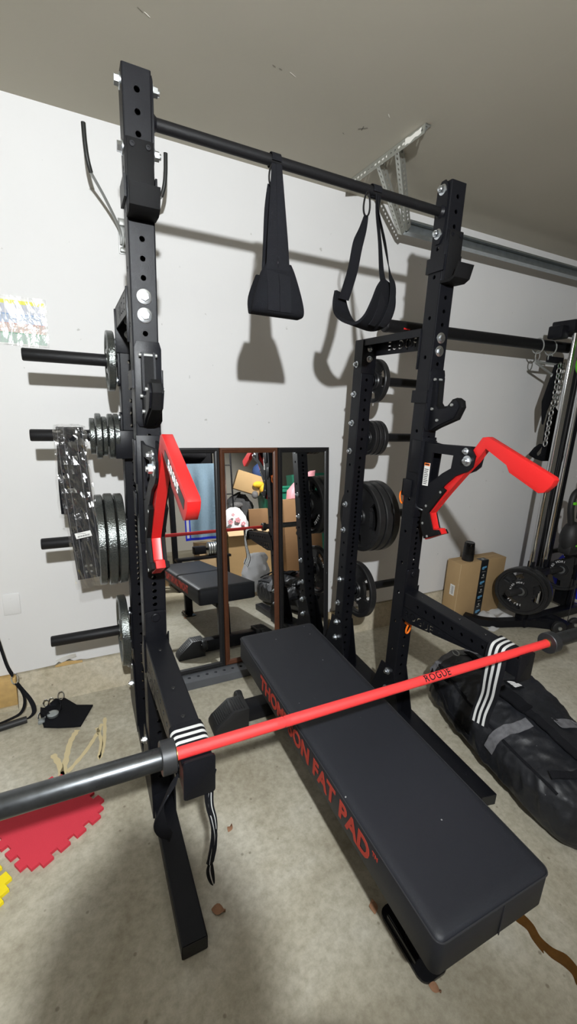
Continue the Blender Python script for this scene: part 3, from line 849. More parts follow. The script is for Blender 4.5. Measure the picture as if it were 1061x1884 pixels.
# ------------------------------------------------------------------ monolift attachments with red levers
RED = [(-.262, 1.385), (-.290, 1.420), (-.329, 1.480), (-.352, 1.484), (-.620, 1.379), (-.627, 1.370), (-.622, 1.352), (-.600, 1.324), (-.581, 1.319), (-.462, 1.369), (-.449, 1.395), (-.350, 1.443), (-.312, 1.382), (-.268, 1.330), (-.200, 1.243), (-.120, 1.137), (-.148, 1.074), (-.184, 1.084), (-.200, 1.065), (-.105, 1.011), (-.070, 1.075), (-.072, 1.165), (-.082, 1.195), (-.150, 1.285), (-.215, 1.345)]
def monolift(xc, label, word_side, warn):
    t = thing('monolift_arm', label, 'monolift arm', (xc, -.1, 1.01), 'monolift attachments')
    yf = -H-.001
    # channel hugging the upright
    bm = newbm(); box(bm, xc-.040, xc+.040, yf-.006, yf, 1.10, 1.455, .002)
    box(bm, xc-H-.007, xc-H-.001, yf-.006, H*.3, 1.30, 1.44, .001); box(bm, xc+H+.001, xc+H+.007, yf-.006, H*.3, 1.13, 1.44, .001)
    box(bm, xc-H-.007, xc-H-.001, -H*.3, H+.008, 1.185, 1.262, .001); box(bm, xc-H-.007, xc+.01, H+.002, H+.008, 1.185, 1.262, .001)
    obj('channel', bm, M['steel'], t)
    outer = [(yf-.006, 1.425), (-.10, 1.420), (-.285, 1.437), (-.312, 1.412), (-.318, 1.375), (-.295, 1.352), (-.235, 1.318), (-.185, 1.270), (-.150, 1.215), (-.130, 1.165), (-.095, 1.150), (yf-.006, 1.150)]
    for s in (-1, 1):
        bm = newbm()
        top = [(yf-.006, 1.438), (-.10, 1.432), (-.290, 1.440), (-.318, 1.408), (-.312, 1.365), (-.290, 1.345), (-.208, 1.345), (-.212, 1.398), (-.100, 1.396), (yf-.006, 1.396)]
        brace = [(-.290, 1.3455), (-.235, 1.318), (-.185, 1.270), (-.150, 1.215), (-.128, 1.165), (-.095, 1.150), (yf-.006, 1.150), (yf-.006, 1.250), (-.085, 1.255), (-.125, 1.283), (-.165, 1.318), (-.208, 1.3455)]
        col = [(yf-.006, 1.3965), (-.100, 1.3965), (-.095, 1.300), (-.100, 1.262), (yf-.006, 1.2495)]
        prism(bm, top, 'x', xc+s*.018, xc+s*.026); prism(bm, brace, 'x', xc+s*.018, xc+s*.026); prism(bm, col, 'x', xc+s*.018, xc+s*.026)
        obj('side_plate', bm, M['steel'], t)
        bolt(t, (xc+s*.026, -.272, 1.422), (s, 0, 0), .0095, .009, .0135, nut=s < 0)
        bolt(t, (xc+s*.026, -.284, 1.386), (s, 0, 0), .0135, .013, .021, nut=s < 0)
    # red lever with hook
    bm = newbm(); prism(bm, RED, 'x', xc-.0145, xc+.0145, bev=.002)
    lev = obj('lever', bm, M['red'], t)
    # liners on the hook, red edge proud of them
    shape = [(-.196, 1.252), (-.172, 1.262), (-.082, 1.155), (-.076, 1.080), (-.108, 1.018), (-.196, 1.063), (-.182, 1.078), (-.146, 1.066), (-.112, 1.137)]
    for s in (-1, 1):
        bm = newbm(); prism(bm, shape, 'x', xc+s*.0147, xc+s*.028, bev=.002); l = obj('hook_liner', bm, M['uhmw'], lev)
    bm = newbm()
    for (y, z) in ((-.172, 1.240), (-.100, 1.165), (-.092, 1.085), (-.128, 1.035)):
        cyl(bm, (xc-.0295, y, z), (xc+.0295, y, z), .0055, seg=14)
    obj('rivet', bm, M['greysteel'], lev)
    cyl_bm = newbm(); cyl(cyl_bm, (xc-.018, yf-.006, 1.142), (xc-.018, -.082, 1.138), .006, seg=12); obj('stop_bolt', cyl_bm, M['zinc'], t)
    # decal with the word along the lever
    a = V3((0, -.350, 1.484)); b = V3((0, -.620, 1.379)); dr = (b-a).normalized(); up = V3((0, dr.z, -dr.y));
    if up.z < 0: up = -up
    for s in word_side:
        xs = xc+s*.0150
        P = a+dr*.160-up*.026
        U = dr if s < 0 else -dr
        bm = newbm()
        c4 = [P-dr*.105+up*.0105, P+dr*.118+up*.0105, P+dr*.118-up*.0135, P-dr*.105-up*.0135]
        prism(bm, [(q.y, q.z) for q in c4], 'x', xs-.0004, xs+.0004)
        dcl = obj('decal', bm, M['blacklabel'], lev)
        tb = text_bm('ROGUE', .030, .0006, offset=.0006, spacing=1.25); place_bm(tb, V3((xs+s*.0008, P.y, P.z))-up*.0015, U, up)
        obj('lettering', tb, M['white'], dcl)
    if warn:
        xs = xc-.0262
        bm = newbm(); prism(bm, [(-.062, 1.348), (-.094, 1.350), (-.094, 1.252), (-.062, 1.250)], 'x', xs-.0022, xs)
        box(bm, xs-.0026, xs-.0022, -.094, -.062, 1.337, 1.349, mi=1)
        box(bm, xs-.003, xs-.0026, -.090, -.066, 1.340, 1.346, mi=2)
        for k in range(9):
            z = 1.322-k*.0078; 
            box(bm, xs-.0025, xs-.0022, -.090+.002*(k % 3), -.066, z-.0015, z+.0015, mi=2)
        obj('warning_label', bm, None, t, mats=[M['label'], M['orange'], M['blacklabel']], label='white warning label with orange header')
monolift(-.001, 'red lever monolift arm on the left front upright, lever end towards the viewer', (-1,), False)
monolift(W, 'red lever monolift arm on the right front upright with white warning label', (1,), True)

# orange pull rings of the pop pins
def pull_ring(parent, p, d, up, size=1.0):
    d = V3(d).normalized(); up = V3(up).normalized(); s = up.cross(d).normalized(); p = V3(p)
    bm = newbm(); lathe(bm, p, d, [(0, .009), (.014, .0095), (.017, .006), (.022, .005)], 16)
    c = p+d*.020-up*.022*size
    pts = [c+s*math.cos(a)*.0115*size+up*math.sin(a)*.027*size+d*(.006*math.sin(a)) for a in [2*PI*k/22 for k in range(22)]]
    tube(bm, pts, .0042*size, 8, closed=True)
    return obj('pull_ring', bm, M['orange'], parent)

# ------------------------------------------------------------------ safety spotter arms
def spotter(xc, s, label):
    """s: side carrying the nameplate gusset"""
    t = thing('spotter_arm', label, 'spotter arm', (xc, -.05, .55), 'spotter arms')
    y0, y1 = -H-.008, -.640
    z0, z1 = .664, .736
    bm = newbm()
    perf_tube(bm, (xc, y0, (z0+z1)/2), (0, -1, 0), (0, 0, 1), (1, 0, 0), (z1-z0)/2, H, y0-y1, hA=[], hB=[.09+.0508*k for k in range(10)], r=.0078, hA2=[])
    tb = obj('tube', bm, M['steel'], t, smooth=None)
    bm = newbm()
    for yy in (-.12, -.34, -.47): lathe(bm, (xc, yy, z1), (0, 0, 1), [(0, .006), (.002, .005), (.0022, .002), (.001, .0018)], 14)
    obj('screw', bm, M['blacklabel'], tb)
    # end plate that stops the bar
    bm = newbm(); prism(bm, rpoly(xc-.0385, xc+.0385, .645, .753, .007), 'y', -.648, -.640, bev=.001); obj('end_plate', bm, M['steel'], t)
    # mounting lug with pin on the front face
    bm = newbm(); q = [(xc-.036, .736), (xc+.036, .736)] + [(xc+.036-.012+.012*math.cos(a), .846-.012+.012*math.sin(a)) for a in (0, .5, 1.05, PI/2)] + [(xc-.036+.012-.012*math.cos(a), .846-.012+.012*math.sin(a)) for a in (PI/2, 1.05, .5, 0)]
    prism(bm, q, 'y', y0, -H-.001, bev=.001); box(bm, xc-.036, xc+.036, y0, -H-.001, .60, .737)
    l = obj('mounting_plate', bm, M['steel'], t)
    bm = newbm(); lathe(bm, (xc, y0, .822), (0, -1, 0), [(0, .0155), (.004, .0155), (.006, .013), (.006, 0)], 28); obj('pin_head', bm, M['steel'], l)
    # side brackets and triangular gusset with the cut-out word
    xo = xc+s*H
    for sd in (-1, 1):
        bm = newbm(); prism(bm, [(y0, .76), (y0, .61), (H*.4, .61), (H*.4, .68)], 'x', xc+sd*(H+.001), xc+sd*(H+.006)); obj('side_bracket', bm, M['steel'], t)
    poly = [(y0, .664), (-.47, .664), (-.42, .652), (-.10, .597), (y0, .600)]
    U = (0, -1, 0) if s < 0 else (0, 1, 0)
    bm = cut_plate(poly, 'x', xo if s < 0 else xo-.005, xo+.005 if s < 0 else xo, 'ROGUE', .052, (xo, -.150, .634), U, (0, -.16*(-1 if s < 0 else 1)*(1 if s < 0 else -1)*0, 1), spacing=1.1)
    g = obj('gusset', bm, M['steel'], t, smooth=25)
    return t
SL = spotter(0.0, -1, 'black spotter arm on the left front upright under the barbell')
SR = spotter(W, -1, 'black spotter arm on the right front upright above the duffel bag')
pull_ring(SR, (W-.006, -H-.004, .572), (0, -1, 0), (0, 0, 1), 1.05)
rg = pull_ring(SL, (-.012, -H-.008, .572), (0, -1, 0), (0, 0, 1), .7)
# pop pin behind the right upright, belongs to the monolift channel
for t in bpy.data.objects:
    if t.name.startswith('monolift_arm') and t.location.x > .5: pull_ring(t, (W-.022, H+.008, 1.19), (0, 1, 0), (0, 0, 1), 1.0)

# ------------------------------------------------------------------ barbell
BA = V3((-.049, -.610, .7515)); BB = V3((1.309, -.622, .7515)); bd = (BB-BA).normalized()
bar = thing('barbell', 'red shafted barbell resting across both spotter arms over the bench', 'barbell', (BA+BB)/2)
mid = (BA+BB)/2; r = .0146
bm = newbm()
prof = []
def seg_(a, b, rr, mi): cyl(bm, BA+bd*a, BA+bd*b, rr, seg=32, mi=mi, cap=False)
Lb = (BB-BA).length
rings = (.285, Lb/2-.235, Lb-.285)
cuts = [(0, .262, r, 0), (.262, .282, r*.985, 1), (.282, .285, r*.93, 0), (.285, .300, r*.985, 1), (.300, Lb/2-.06, r, 0), (Lb/2-.06, Lb/2+.06, r*.985, 1), (Lb/2+.06, Lb-.300, r, 0), (Lb-.300, Lb-.285, r*.985, 1), (Lb-.285, Lb-.282, r*.93, 0), (Lb-.282, Lb-.262, r*.985, 1), (Lb-.262, Lb, r, 0)]
for a, b_, rr, mi in cuts: seg_(a, b_, rr, mi)
bmesh.ops.remove_doubles(bm, verts=bm.verts, dist=1e-6)
shaft = obj('shaft', bm, None, bar, mats=[M['redbar'], M['redbar_smooth']])
for p, s in ((BA, -1), (BB, 1)):
    bm = newbm(); lathe(bm, p, bd*s, [(-.003, .0150), (0, .0150), (.0, .036), (.002, .0385), (.032, .0385), (.034, .036), (.034, .0252)], 40); obj('collar', bm, M['collar'], bar)
    bm = newbm(); lathe(bm, p+bd*s*.033, bd*s, [(0, .0250), (.405, .0250), (.409, .0235), (.409, .016), (.403, .015), (.403, 0)], 40); obj('sleeve', bm, M['sleeve'], bar)
    bm = newbm(); lathe(bm, p-bd*s*.004, bd*s, [(0, .0146), (0, .0162), (.004, .0162), (.004, .0146)], 28); obj('bushing', bm, mat('bronze bushing', (.60, .38, .12), .35, .9) if s < 0 else bpy.data.materials['bronze bushing'], bar)
# word on the shaft, wrapped round it
tb = text_bm('ROGUE', .030, .0, offset=.0005, spacing=1.12)
for k in range(-6, 7):
    g = list(tb.verts)+list(tb.edges)+list(tb.faces)
    bmesh.ops.bisect_plane(tb, geom=g, plane_co=(0, k*.0028, 0), plane_no=(0, 1, 0))
axis_p = BA+bd*((.765-BA.x)/bd.x)
f0 = math.radians(50)
for v in tb.verts:
    x, y = v.co.x, v.co.y; a = y/r
    # direction facing the viewer: -y and +z
    ang = f0+a
    v.co = axis_p+bd*x+V3((0, -math.cos(ang), math.sin(ang)))*(r+.0006)
obj('lettering', tb, M['blacklabel'], shaft)

# ------------------------------------------------------------------ striped elastic wraps
STR = (0, 0, 1, 1, 0, 0, 1, 1, 0, 0, 1, 1, 0, 0, 0)
MW = [M['web'], M['stripe']]
# left: wound round the arm, twisted tail hanging inside
t = thing('striped_wrap', 'black and white striped wrap wound around the left spotter arm with twisted tail', 'wrap', (0, -.57, .74), 'striped wraps')
bm = newbm()
ctr = []; zc = .700
def arm_loop(y0, y1, x0, x1, z0, z1, rc, turns, grow):
    path = []
    base = rpoly(x0, x1, z0, z1, rc, 5)
    n = len(base)*turns
    for i in range(n):
        q = base[i % len(base)]; k = i/len(base)
        e = 1+grow*k
        path.append(V3((q[0]*e, 0, zc+(q[1]-zc)*e)))
    return path
base = rpoly(-.0425, .0425, .660, .741, .014, 6)
L = []; R_ = []
for turn, (ya, yb) in enumerate(((-.500, -.584), (-.512, -.590))):
    for q in base:
        e = 1+.035*turn
        L.append(V3((q[0]*e, ya, zc+(q[1]-zc)*e))); R_.append(V3((q[0]*e, yb, zc+(q[1]-zc)*e)))
strip(bm, L, R_, .0022, STR); obj('band', bm, None, t, mats=MW)
P = smooth_path([(.040, -.605, .668), (.030, -.618, .625), (.030, -.620, .58), (.041, -.620, .53), (.047, -.620, .48), (.043, -.620, .43), (.034, -.620, .385), (.031, -.620, .36), (.034, -.620, .33), (.039, -.620, .302)], 6)
TS = (0, 0, 1, 0, 0, 0, 1, 0, 0)
for lane in (0, 1):
    bm = newbm(); L = []; R_ = []
    n = len(P)
    for i, p in enumerate(P):
        f = i/(n-1)
        if f > .70 and lane: break
        a = f*5.2+lane*1.7; w = .0125*(1-.25*math.sin(f*PI)) if f < .70 else .0125*(1-.6*abs((f-.84)/.16)**2.0)
        if f > .70: a = 5.2*.70+(f-.70)*1.0
        sx = V3((math.cos(a), math.sin(a)*.6, 0))*w; c = p+V3((math.sin(a), math.cos(a), 0))*.0035*(1 if lane else -1)
        L.append(c-sx); R_.append(c+sx)
    strip(bm, L, R_, .005, TS if lane else (0, 0, 0, 1, 0, 0)); obj('twisted_tail', bm, None, t, mats=MW)
bm = newbm()
P = smooth_path([(-.046, -.585, .662), (-.072, -.598, .640), (-.097, -.605, .595), (-.092, -.605, .555), (-.075, -.602, .528), (-.068, -.600, .512)], 6)
L = []; R_ = []
for i, p in enumerate(P):
    f = i/(len(P)-1); w = .008+.011*math.sin(PI*min(1, f*1.15))
    L.append(p+V3((w, .01*math.sin(6*f), w*.5))); R_.append(p-V3((w*.4, .02, w*.5)))
strip(bm, L, R_, .004, (0,)); obj('loop_end', bm, M['web'], t)
# right: draped over the arm end, free end hanging on the inner side
t = thing('striped_wrap', 'black and white striped wrap draped over the right spotter arm end', 'wrap', (W, -.56, .74), 'striped wraps')
ctrl = [(W+.060, -.540, .640), (W+.050, -.545, .705), (W+.041, -.548, .738), (W+.020, -.552, .7455), (W-.015, -.556, .7455), (W-.038, -.560, .740), (W-.048, -.562, .715), (W-.054, -.565, .66), (W-.052, -.562, .60), (W-.044, -.556, .54), (W-.042, -.548, .495), (W-.055, -.548, .455), (W-.070, -.556, .418)]
P = smooth_path(ctrl, 5); n = len(P)
L = []; R_ = []
for i, p in enumerate(P):
    f = i/(n-1); w = .041
    L.append(p+V3((.004*math.sin(f*9), w, .018*max(0, f-.45)*-1.0))); R_.append(p-V3((.004*math.sin(f*9), w, .018*max(0, f-.45)*-1.0)))
bm = newbm(); strip(bm, L, R_, .0022, STR); obj('band', bm, None, t, mats=MW)

# ------------------------------------------------------------------ hanging ab straps
def carabiner(parent, c, w, h, d, rad=.0030):
    c = V3(c); bm = newbm()
    ux, uz = V3(d).normalized(), V3((0, 0, 1))
    pts = []
    for k in range(28):
        a = 2*PI*k/28
        pts.append(c+ux*math.cos(a)*w*(1+.25*-math.sin(a))+uz*math.sin(a)*h)
    tube(bm, pts, rad, 8, closed=True); return obj('carabiner', bm, M['steel_gloss'], parent)

def sling(parent, rows, th, nm, m):
    """rows: (left point, right point)"""
    Ls = smooth_path([r_[0] for r_ in rows], 5); Rs = smooth_path([r_[1] for r_ in rows], 5)
    bm = newbm(); strip(bm, Ls, Rs, th, (0, 0, 0, 0)); return obj(nm, bm, m, parent)
# left one seen face on
t = thing('ab_strap', 'black padded ab strap seen face on, left of the two on the bar', 'ab strap', (.42, 0, 2.318), 'ab straps hanging from the pull-up bar')
bm = newbm(); P = [V3((0, 0.0205*math.cos(a), 2.318+.0205*math.sin(a))) for a in [-PI*.62+2*PI*.86*k/20 for k in range(21)]]
P = P[::-1]
strip(bm, [p+V3((.404, 0, 0)) for p in P], [p+V3((.436, 0, 0)) for p in P], .0022); obj('bar_loop', bm, M['web'], t)
carabiner(t, (.405, -.020, 2.268), .011, .030, (1, .2, 0))
pad = sling(t, [((.392, -.028, 2.015), (.478, -.028, 2.02)), ((.370, -.034, 1.985), (.492, -.034, 1.99)), ((.345, -.046, 1.915), (.515, -.046, 1.918)), ((.334, -.050, 1.872), (.524, -.050, 1.872)), ((.338, -.030, 1.862), (.520, -.030, 1.862)), ((.342, .000, 1.868), (.516, .000, 1.868)), ((.352, .030, 1.92), (.506, .030, 1.922)), ((.378, .030, 1.99), (.486, .030, 1.99))], .010, 'pad', M['web2'])
for a_, b_ in (((.411, -.0235, 2.300), (.408, -.036, 1.995)), ((.425, -.0255, 2.300), (.452, -.036, 1.995))):
    w = .0085; bm = newbm()
    P = [V3(a_), V3(a_).lerp(V3(b_), .3), V3(a_).lerp(V3(b_), .7), V3(b_), V3((b_[0]+.001, -.0485, 1.945)), V3((b_[0]+.001, -.0575, 1.880)), V3((b_[0]+.001, -.0560, 1.868))]
    ws = [.010, .014, .019, .0205, .0205, .0205, .0205]
    strip(bm, [p-V3((k, 0, 0)) for p, k in zip(P, ws)], [p+V3((k, 0, 0)) for p, k in zip(P, ws)], .0024); obj('strap', bm, M['web'], t)
bm = newbm(); P = smooth_path([(.404, -.012, 2.246), (.404, .004, 2.18), (.410, .018, 2.08), (.415, .030, 2.0), (.42, .036, 1.95)], 4)
strip(bm, [p-V3((.010+.01*i/len(P), 0, 0)) for i, p in enumerate(P)], [p+V3((.010+.01*i/len(P), 0, 0)) for i, p in enumerate(P)], .0024); obj('strap', bm, M['web'], t)
# right one turned so that the sling opening shows
t = thing('ab_strap', 'black padded ab strap turned sideways showing its open sling, nearer the right upright', 'ab strap', (.80, 0, 2.318), 'ab straps hanging from the pull-up bar')
P = [V3((0, 0.0205*math.cos(a), 2.318+.0205*math.sin(a))) for a in [-PI*.62+2*PI*.86*k/20 for k in range(21)]][::-1]
bm = newbm(); strip(bm, [p+V3((.795, 0, 0)) for p in P], [p+V3((.830, 0, 0)) for p in P], .0022); obj('bar_loop', bm, M['web'], t)
carabiner(t, (.775, -.012, 2.268), .014, .038, (1, .1, 0), .0034)
# sling runs from left back panel, under, to the right front panel
rows = [((.688, .020, 1.983), (.742, .045, 1.978)), ((.680, .015, 1.938), (.762, .050, 1.935)), ((.682, .0, 1.90), (.79, .045, 1.892)), ((.70, -.030, 1.873), (.835, .030, 1.868)), ((.735, -.055, 1.866), (.877, .010, 1.866)), ((.765, -.066, 1.893), (.914, -.010, 1.890)), ((.792, -.066, 1.945), (.934, -.015, 1.942)), ((.815, -.062, 1.998), (.930, -.015, 1.995)), ((.842, -.052, 2.030), (.912, -.012, 2.026))]
sling(t, rows, .011, 'pad', M['web2'])
bm = newbm(); P = smooth_path([(.776, -.012, 2.232), (.770, -.006, 2.19), (.757, .0, 2.14), (.748, .006, 2.06), (.735, .012, 2.0), (.722, .014, 1.955)], 4)
ws = [.010+.016*min(1, i/(len(P)*.35)) for i in range(len(P))]
strip(bm, [p-V3((k, .3*k, 0)) for p, k in zip(P, ws)], [p+V3((k, .3*k, 0)) for p, k in zip(P, ws)], .0024); obj('strap', bm, M['web'], t)
for xa, xb, x2, tw in ((.810, .842, .852, .2), (.818, .880, .896, 1.0)):
    P = smooth_path([(xa, -.0235, 2.300), (xa+.003, -.026, 2.24), ((xa+xb)/2+.006, -.030, 2.15), (xb, -.040, 2.06), (x2, -.047, 2.01), (x2-.004, -.053, 1.95), (x2-.022, -.052, 1.895), (x2-.036, -.045, 1.868)], 4)
    bm = newbm(); n = len(P); L = []; R_ = []
    for i, p in enumerate(P):
        f = i/(n-1); a = tw*math.sin(PI*min(1, f*2))*.9; k = .011+.011*min(1, f*2)
        dvec = V3((math.cos(a), math.sin(a)+.45, 0)).normalized()*k
        L.append(p-dvec); R_.append(p+dvec)
    strip(bm, L, R_, .0024); obj('strap', bm, M['web'], t)
# ------------------------------------------------------------------ flat bench with fat pad
PAD = [(.425, -1.034), (.804, -1.034), (.850, .326), (.449, .326)]
ZP, TH = .450, .114
bench = thing('flat_bench', 'flat bench with long thick dark grey pad under the barbell', 'bench', (.63, -.36, 0))
def padpt(u, v, z):
    a = V3((*PAD[0], 0)).lerp(V3((*PAD[1], 0)), u); b = V3((*PAD[3], 0)).lerp(V3((*PAD[2], 0)), u)
    p = a.lerp(b, v); return V3((p.x, p.y, z))
def pad_ring(z, inset, r=.022):
    lx, ly = .39, 1.36; out = []
    pts = rpoly(inset, lx-inset, inset, ly-inset, max(.004, r-inset*.5), 7)
    # extra points along the long sides for slight swell
    return [padpt(x/lx, y/ly, z) for x, y in pts]
bm = newbm()
loft(bm, [pad_ring(ZP-TH, .004), pad_ring(ZP-TH+.006, 0), pad_ring(ZP-.014, -.001), pad_ring(ZP-.006, .002), pad_ring(ZP-.001, .010), pad_ring(ZP+.001, .03)])
pad = obj('pad', bm, M['vinyl'], bench, smooth=50)
bm = newbm(); tube(bm, pad_ring(ZP-.009, -.001), .0022, 6, closed=True); 
P = [padpt(.55, -.0012, ZP-.010), padpt(.55, -.0015, ZP-.06), padpt(.55, -.0012, ZP-TH+.004)]
tube(bm, P, .0016, 6); P = [padpt(.55, 1.0012, ZP-.010), padpt(.55, 1.0012, ZP-TH+.004)]; tube(bm, P, .0016, 6)
obj('seam_piping', bm, M['thread'], pad)
# print on the left flank
tb = text_bm('THOMPSON FAT PAD', .102, .0004, offset=.0034, spacing=1.02)
x0 = min(v.co.x for v in tb.verts); x1 = max(v.co.x for v in tb.verts)
sd = (padpt(0, 0, 0)-padpt(0, 1, 0)).normalized()
A_ = padpt(0, .785, 0); B_ = padpt(0, .185, 0); k = (B_-A_).length/(x1-x0)
nrm_ = V3((sd.y, -sd.x, 0)); 
if nrm_.x > 0: nrm_ = -nrm_
for v in tb.verts:
    c = v.co.copy(); v.co = A_+sd*((c.x-x0)*k)+V3((0, 0, ZP-TH*.52+c.y*.80))+nrm_*(.0016+c.z)
obj('lettering', tb, M['padred'], pad, label='red block lettering')
tb = text_bm('TM', .018, .0004, offset=.0004)
for v in tb.verts:
    c = v.co.copy(); v.co = B_+sd*(.022+c.x)+V3((0, 0, ZP-TH*.30+c.y))+nrm_*(.0016+c.z)
obj('trade_mark', tb, M['padred'], pad)
# frame
xc0, xc1 = padpt(.5, .0, 0).x, padpt(.5, 1, 0).x
bm = newbm(); box(bm, .590, .666, -.88, .22, ZP-TH-.056, ZP-TH-.004, .004); obj('spine', bm, M['steel'], bench)
bm = newbm(); box(bm, .500, .760, -.72, -.70, ZP-TH-.012, ZP-TH-.001); box(bm, .52, .77, .05, .07, ZP-TH-.012, ZP-TH-.001); obj('pad_bracket', bm, M['steel'], bench)
bm = newbm(); box(bm, .586, .650, -.862, -.800, .010, ZP-TH-.03, .004); obj('front_post', bm, M['steel'], bench)
bm = newbm(); prism(bm, rpoly(.560, .662, -.915, -.705, .028, 6), 'z', 0, .010, bev=.002)
box(bm, .566, .572, -.87, -.74, .01, .030, .002)
obj('foot_plate', bm, M['steel_gloss'], bench)
bm = newbm(); box(bm, .596, .672, .198, .262, .060, ZP-TH-.03, .004); obj('rear_post', bm, M['steel'], bench)
# rear stabiliser with ribbed rubber ends and transport wheels
bm = newbm(); box(bm, .42, .93, .232, .312, .018, .096, .005); st = obj('stabiliser', bm, M['steel'], bench)
for s, xo in ((1, .292), (-1, 1.010)):
    bm = newbm()
    def X(d): return xo+s*d
    y0, y1 = .216, .332
    q = [(X(0), .002), (X(.175), .002), (X(.175), .110), (X(.095), .110), (X(.012), .042), (X(0), .022)]
    prism(bm, q if s > 0 else q[::-1], 'y', y0, y1, bev=.003)
    cap = obj('rubber_end', bm, M['rubber'], st)
    bm = newbm()
    a = V3((X(.016), 0, .046)); b = V3((X(.095), 0, .1105))
    for k in range(9):
        f = .06+k*.105
        p = a.lerp(b, min(1, f)) if f <= 1 else b
        box(bm, p.x-.0028, p.x+.0028, y0+.016, y1-.016, p.z-.003, p.z+.0035, .001)
    for k in range(5):
        xx = X(.103+k*.013); box(bm, xx-.0028, xx+.0028, y0+.016, y1-.016, .106, .1145, .001)
    obj('rib', bm, M['rubber'], cap)
    bm = newbm(); lathe(bm, (X(.150), .352, .082), (1, 0, 0), [(0, .008), (0, .030), (.004, .033), (.028, .033), (.032, .030), (.032, .008)], 28)
    for k in range(3): lathe(bm, (X(.150)+.008+k*.007, .352, .082), (1, 0, 0), [(0, .033), (.001, .0345), (.003, .0345), (.004, .033)], 28)
    box(bm, X(.150)-.006, X(.150)+.038, .325, .360, .075, .090, .002)
    obj('transport_wheel', bm, M['rubber'], st)

# ------------------------------------------------------------------ three tall mirrors on the rear crossmember
tilt = math.atan2(.147, 1.262)
def mirror(xl, xr, m, label, w=.030):
    t = thing('standing_mirror', label, 'mirror', ((xl+xr)/2, .694, TB+.001), 'narrow mirrors leaning on the wall', rot=(-tilt, 0, 0))
    hw = (xr-xl)/2-.0012; HT = 1.272
    for nm, b in (('frame', None),):
        bm = newbm()
        prof = [(0, 0), (0, .014), (.004, .019), (.012, .019), (.015, .015), (.022, .014), (w, .006), (w, 0)]
        def side(a, b_, inn):
            # sweep profile between two mitred corners
            pa = []; pb = []
            for d, hgt in prof:
                pa.append(V3(a)+V3(inn[0])*d+V3((0, -hgt, 0))); pb.append(V3(b_)+V3(inn[1])*d+V3((0, -hgt, 0)))
            A = [bm.verts.new(p) for p in pa]; B = [bm.verts.new(p) for p in pb]; n = len(A)
            for i in range(n): bm.faces.new((A[i], A[(i+1) % n], B[(i+1) % n], B[i]))
        c = [(-hw, 0, 0), (hw, 0, 0), (hw, 0, HT), (-hw, 0, HT)]
        ins = [V3((1, 0, 1)), V3((-1, 0, 1)), V3((-1, 0, -1)), V3((1, 0, -1))]
        for i in range(4): side(c[i], c[(i+1) % 4], (ins[i], ins[(i+1) % 4]))
        bmesh.ops.recalc_face_normals(bm, faces=bm.faces)
        fr = obj('frame', bm, m, t, world=False)
    bm = newbm(); box(bm, -hw+w-.004, hw-w+.004, -.0062, -.001, w-.004, HT-w+.004); obj('glass', bm, M['mirrorglass'], t, world=False, smooth=None)
    bm = newbm(); box(bm, -hw+.004, hw-.004, -.0008, .004, .004, HT-.004); obj('backing', bm, M['cardboard'], t, world=False)
mirror(.135, .494, M['frame_black'], 'black framed narrow mirror, leftmost of three, partly behind the left upright')
mirror(.494, .847, M['frame_brown'], 'brown wood framed narrow mirror between two black framed ones')
mirror(.847, 1.196, M['frame_black'], 'black framed narrow mirror, rightmost of three, beside the right rear upright')

# ------------------------------------------------------------------ things on the left wall
def box_thing(name, label, cat, dims, m, bev=0.003, group=None):
    bm = newbm(); box(bm, *dims, bev); o = obj(name, bm, m)
    c = V3(((dims[0]+dims[1])/2, (dims[2]+dims[3])/2, dims[4])); recenter(o, c); return tag(o, label, cat, group)
t = thing('wall_plate', 'blank white electrical cover plate on the wall at left', 'wall plate', (-.55, WY, .55))
bm = newbm(); box(bm, -.586, -.514, WY-.006, WY, .500, .611, .003); obj('cover', bm, M['outlet'], t)
bm = newbm()
for z in (.525, .586): lathe(bm, (-.55, WY-.006, z), (0, -1, 0), [(0, .0035), (.0012, .003), (.0012, 0)], 12)
obj('screw', bm, M['outlet'], t)
# laminated chart
t = thing('wall_chart', 'crumpled laminated colour banded chart taped to the left wall', 'chart', (-.42, WY-.004, 1.86))
bm = newbm()
x0, x1, z0, z1 = -.640, -.292, 1.768, 1.958
box(bm, x0, x1, WY-.004, WY-.001, z0, z1, mi=0)
zz = WY-.0046
def band(za, zb, mi): box(bm, x0+.004, x1-.004, zz, WY-.004, za, zb, mi=mi)
band(z0+.006, z0+.046, 1); band(z0+.046, z0+.050, 2); band(z0+.050, z0+.085, 3); band(z0+.085, z0+.088, 4); band(z0+.088, z0+.122, 5); band(z0+.122, z0+.126, 6); band(z0+.126, z0+.165, 7); band(z0+.165, z0+.180, 8)
for k in range(26):
    xx = x0+.010+k*.0132
    box(bm, xx, xx+.0022, zz-.0004, zz, z0+.008, z0+.160, mi=9)
for k in range(8):
    xx = x0+.030+k*.0445; box(bm, xx-.013, xx-.009, zz-.0006, zz, z0+.1, z0+.182, mi=0)
obj('sheet', bm, None, t, mats=[M['label'], mat('chart pale green', (.42, .56, .48), .5), mat('chart green', (.05, .32, .16), .5), mat('chart pale red', (.60, .44, .38), .5), mat('chart red', (.66, .25, .18), .5), mat('chart pale blue', (.45, .53, .68), .5), mat('chart blue', (.15, .32, .62), .5), mat('chart lilac', (.56, .58, .68), .5), mat('chart yellow', (.80, .78, .02), .5), mat('chart grey', (.42, .45, .46), .5)])
bm = newbm()
nx, nz = 34, 18; G = {}
for i in range(nx+1):
    for j in range(nz+1):
        x = x0-.004+(x1-x0+.008)*i/nx; z = z0-.004+(z1-z0+.010)*j/nz
        d = .005*noise.noise(V3((x*26, z*9, 1.3)))+.003*noise.noise(V3((x*60, z*40, 4)))
        G[i, j] = bm.verts.new((x, WY-.0075-abs(d)*1.3, z))
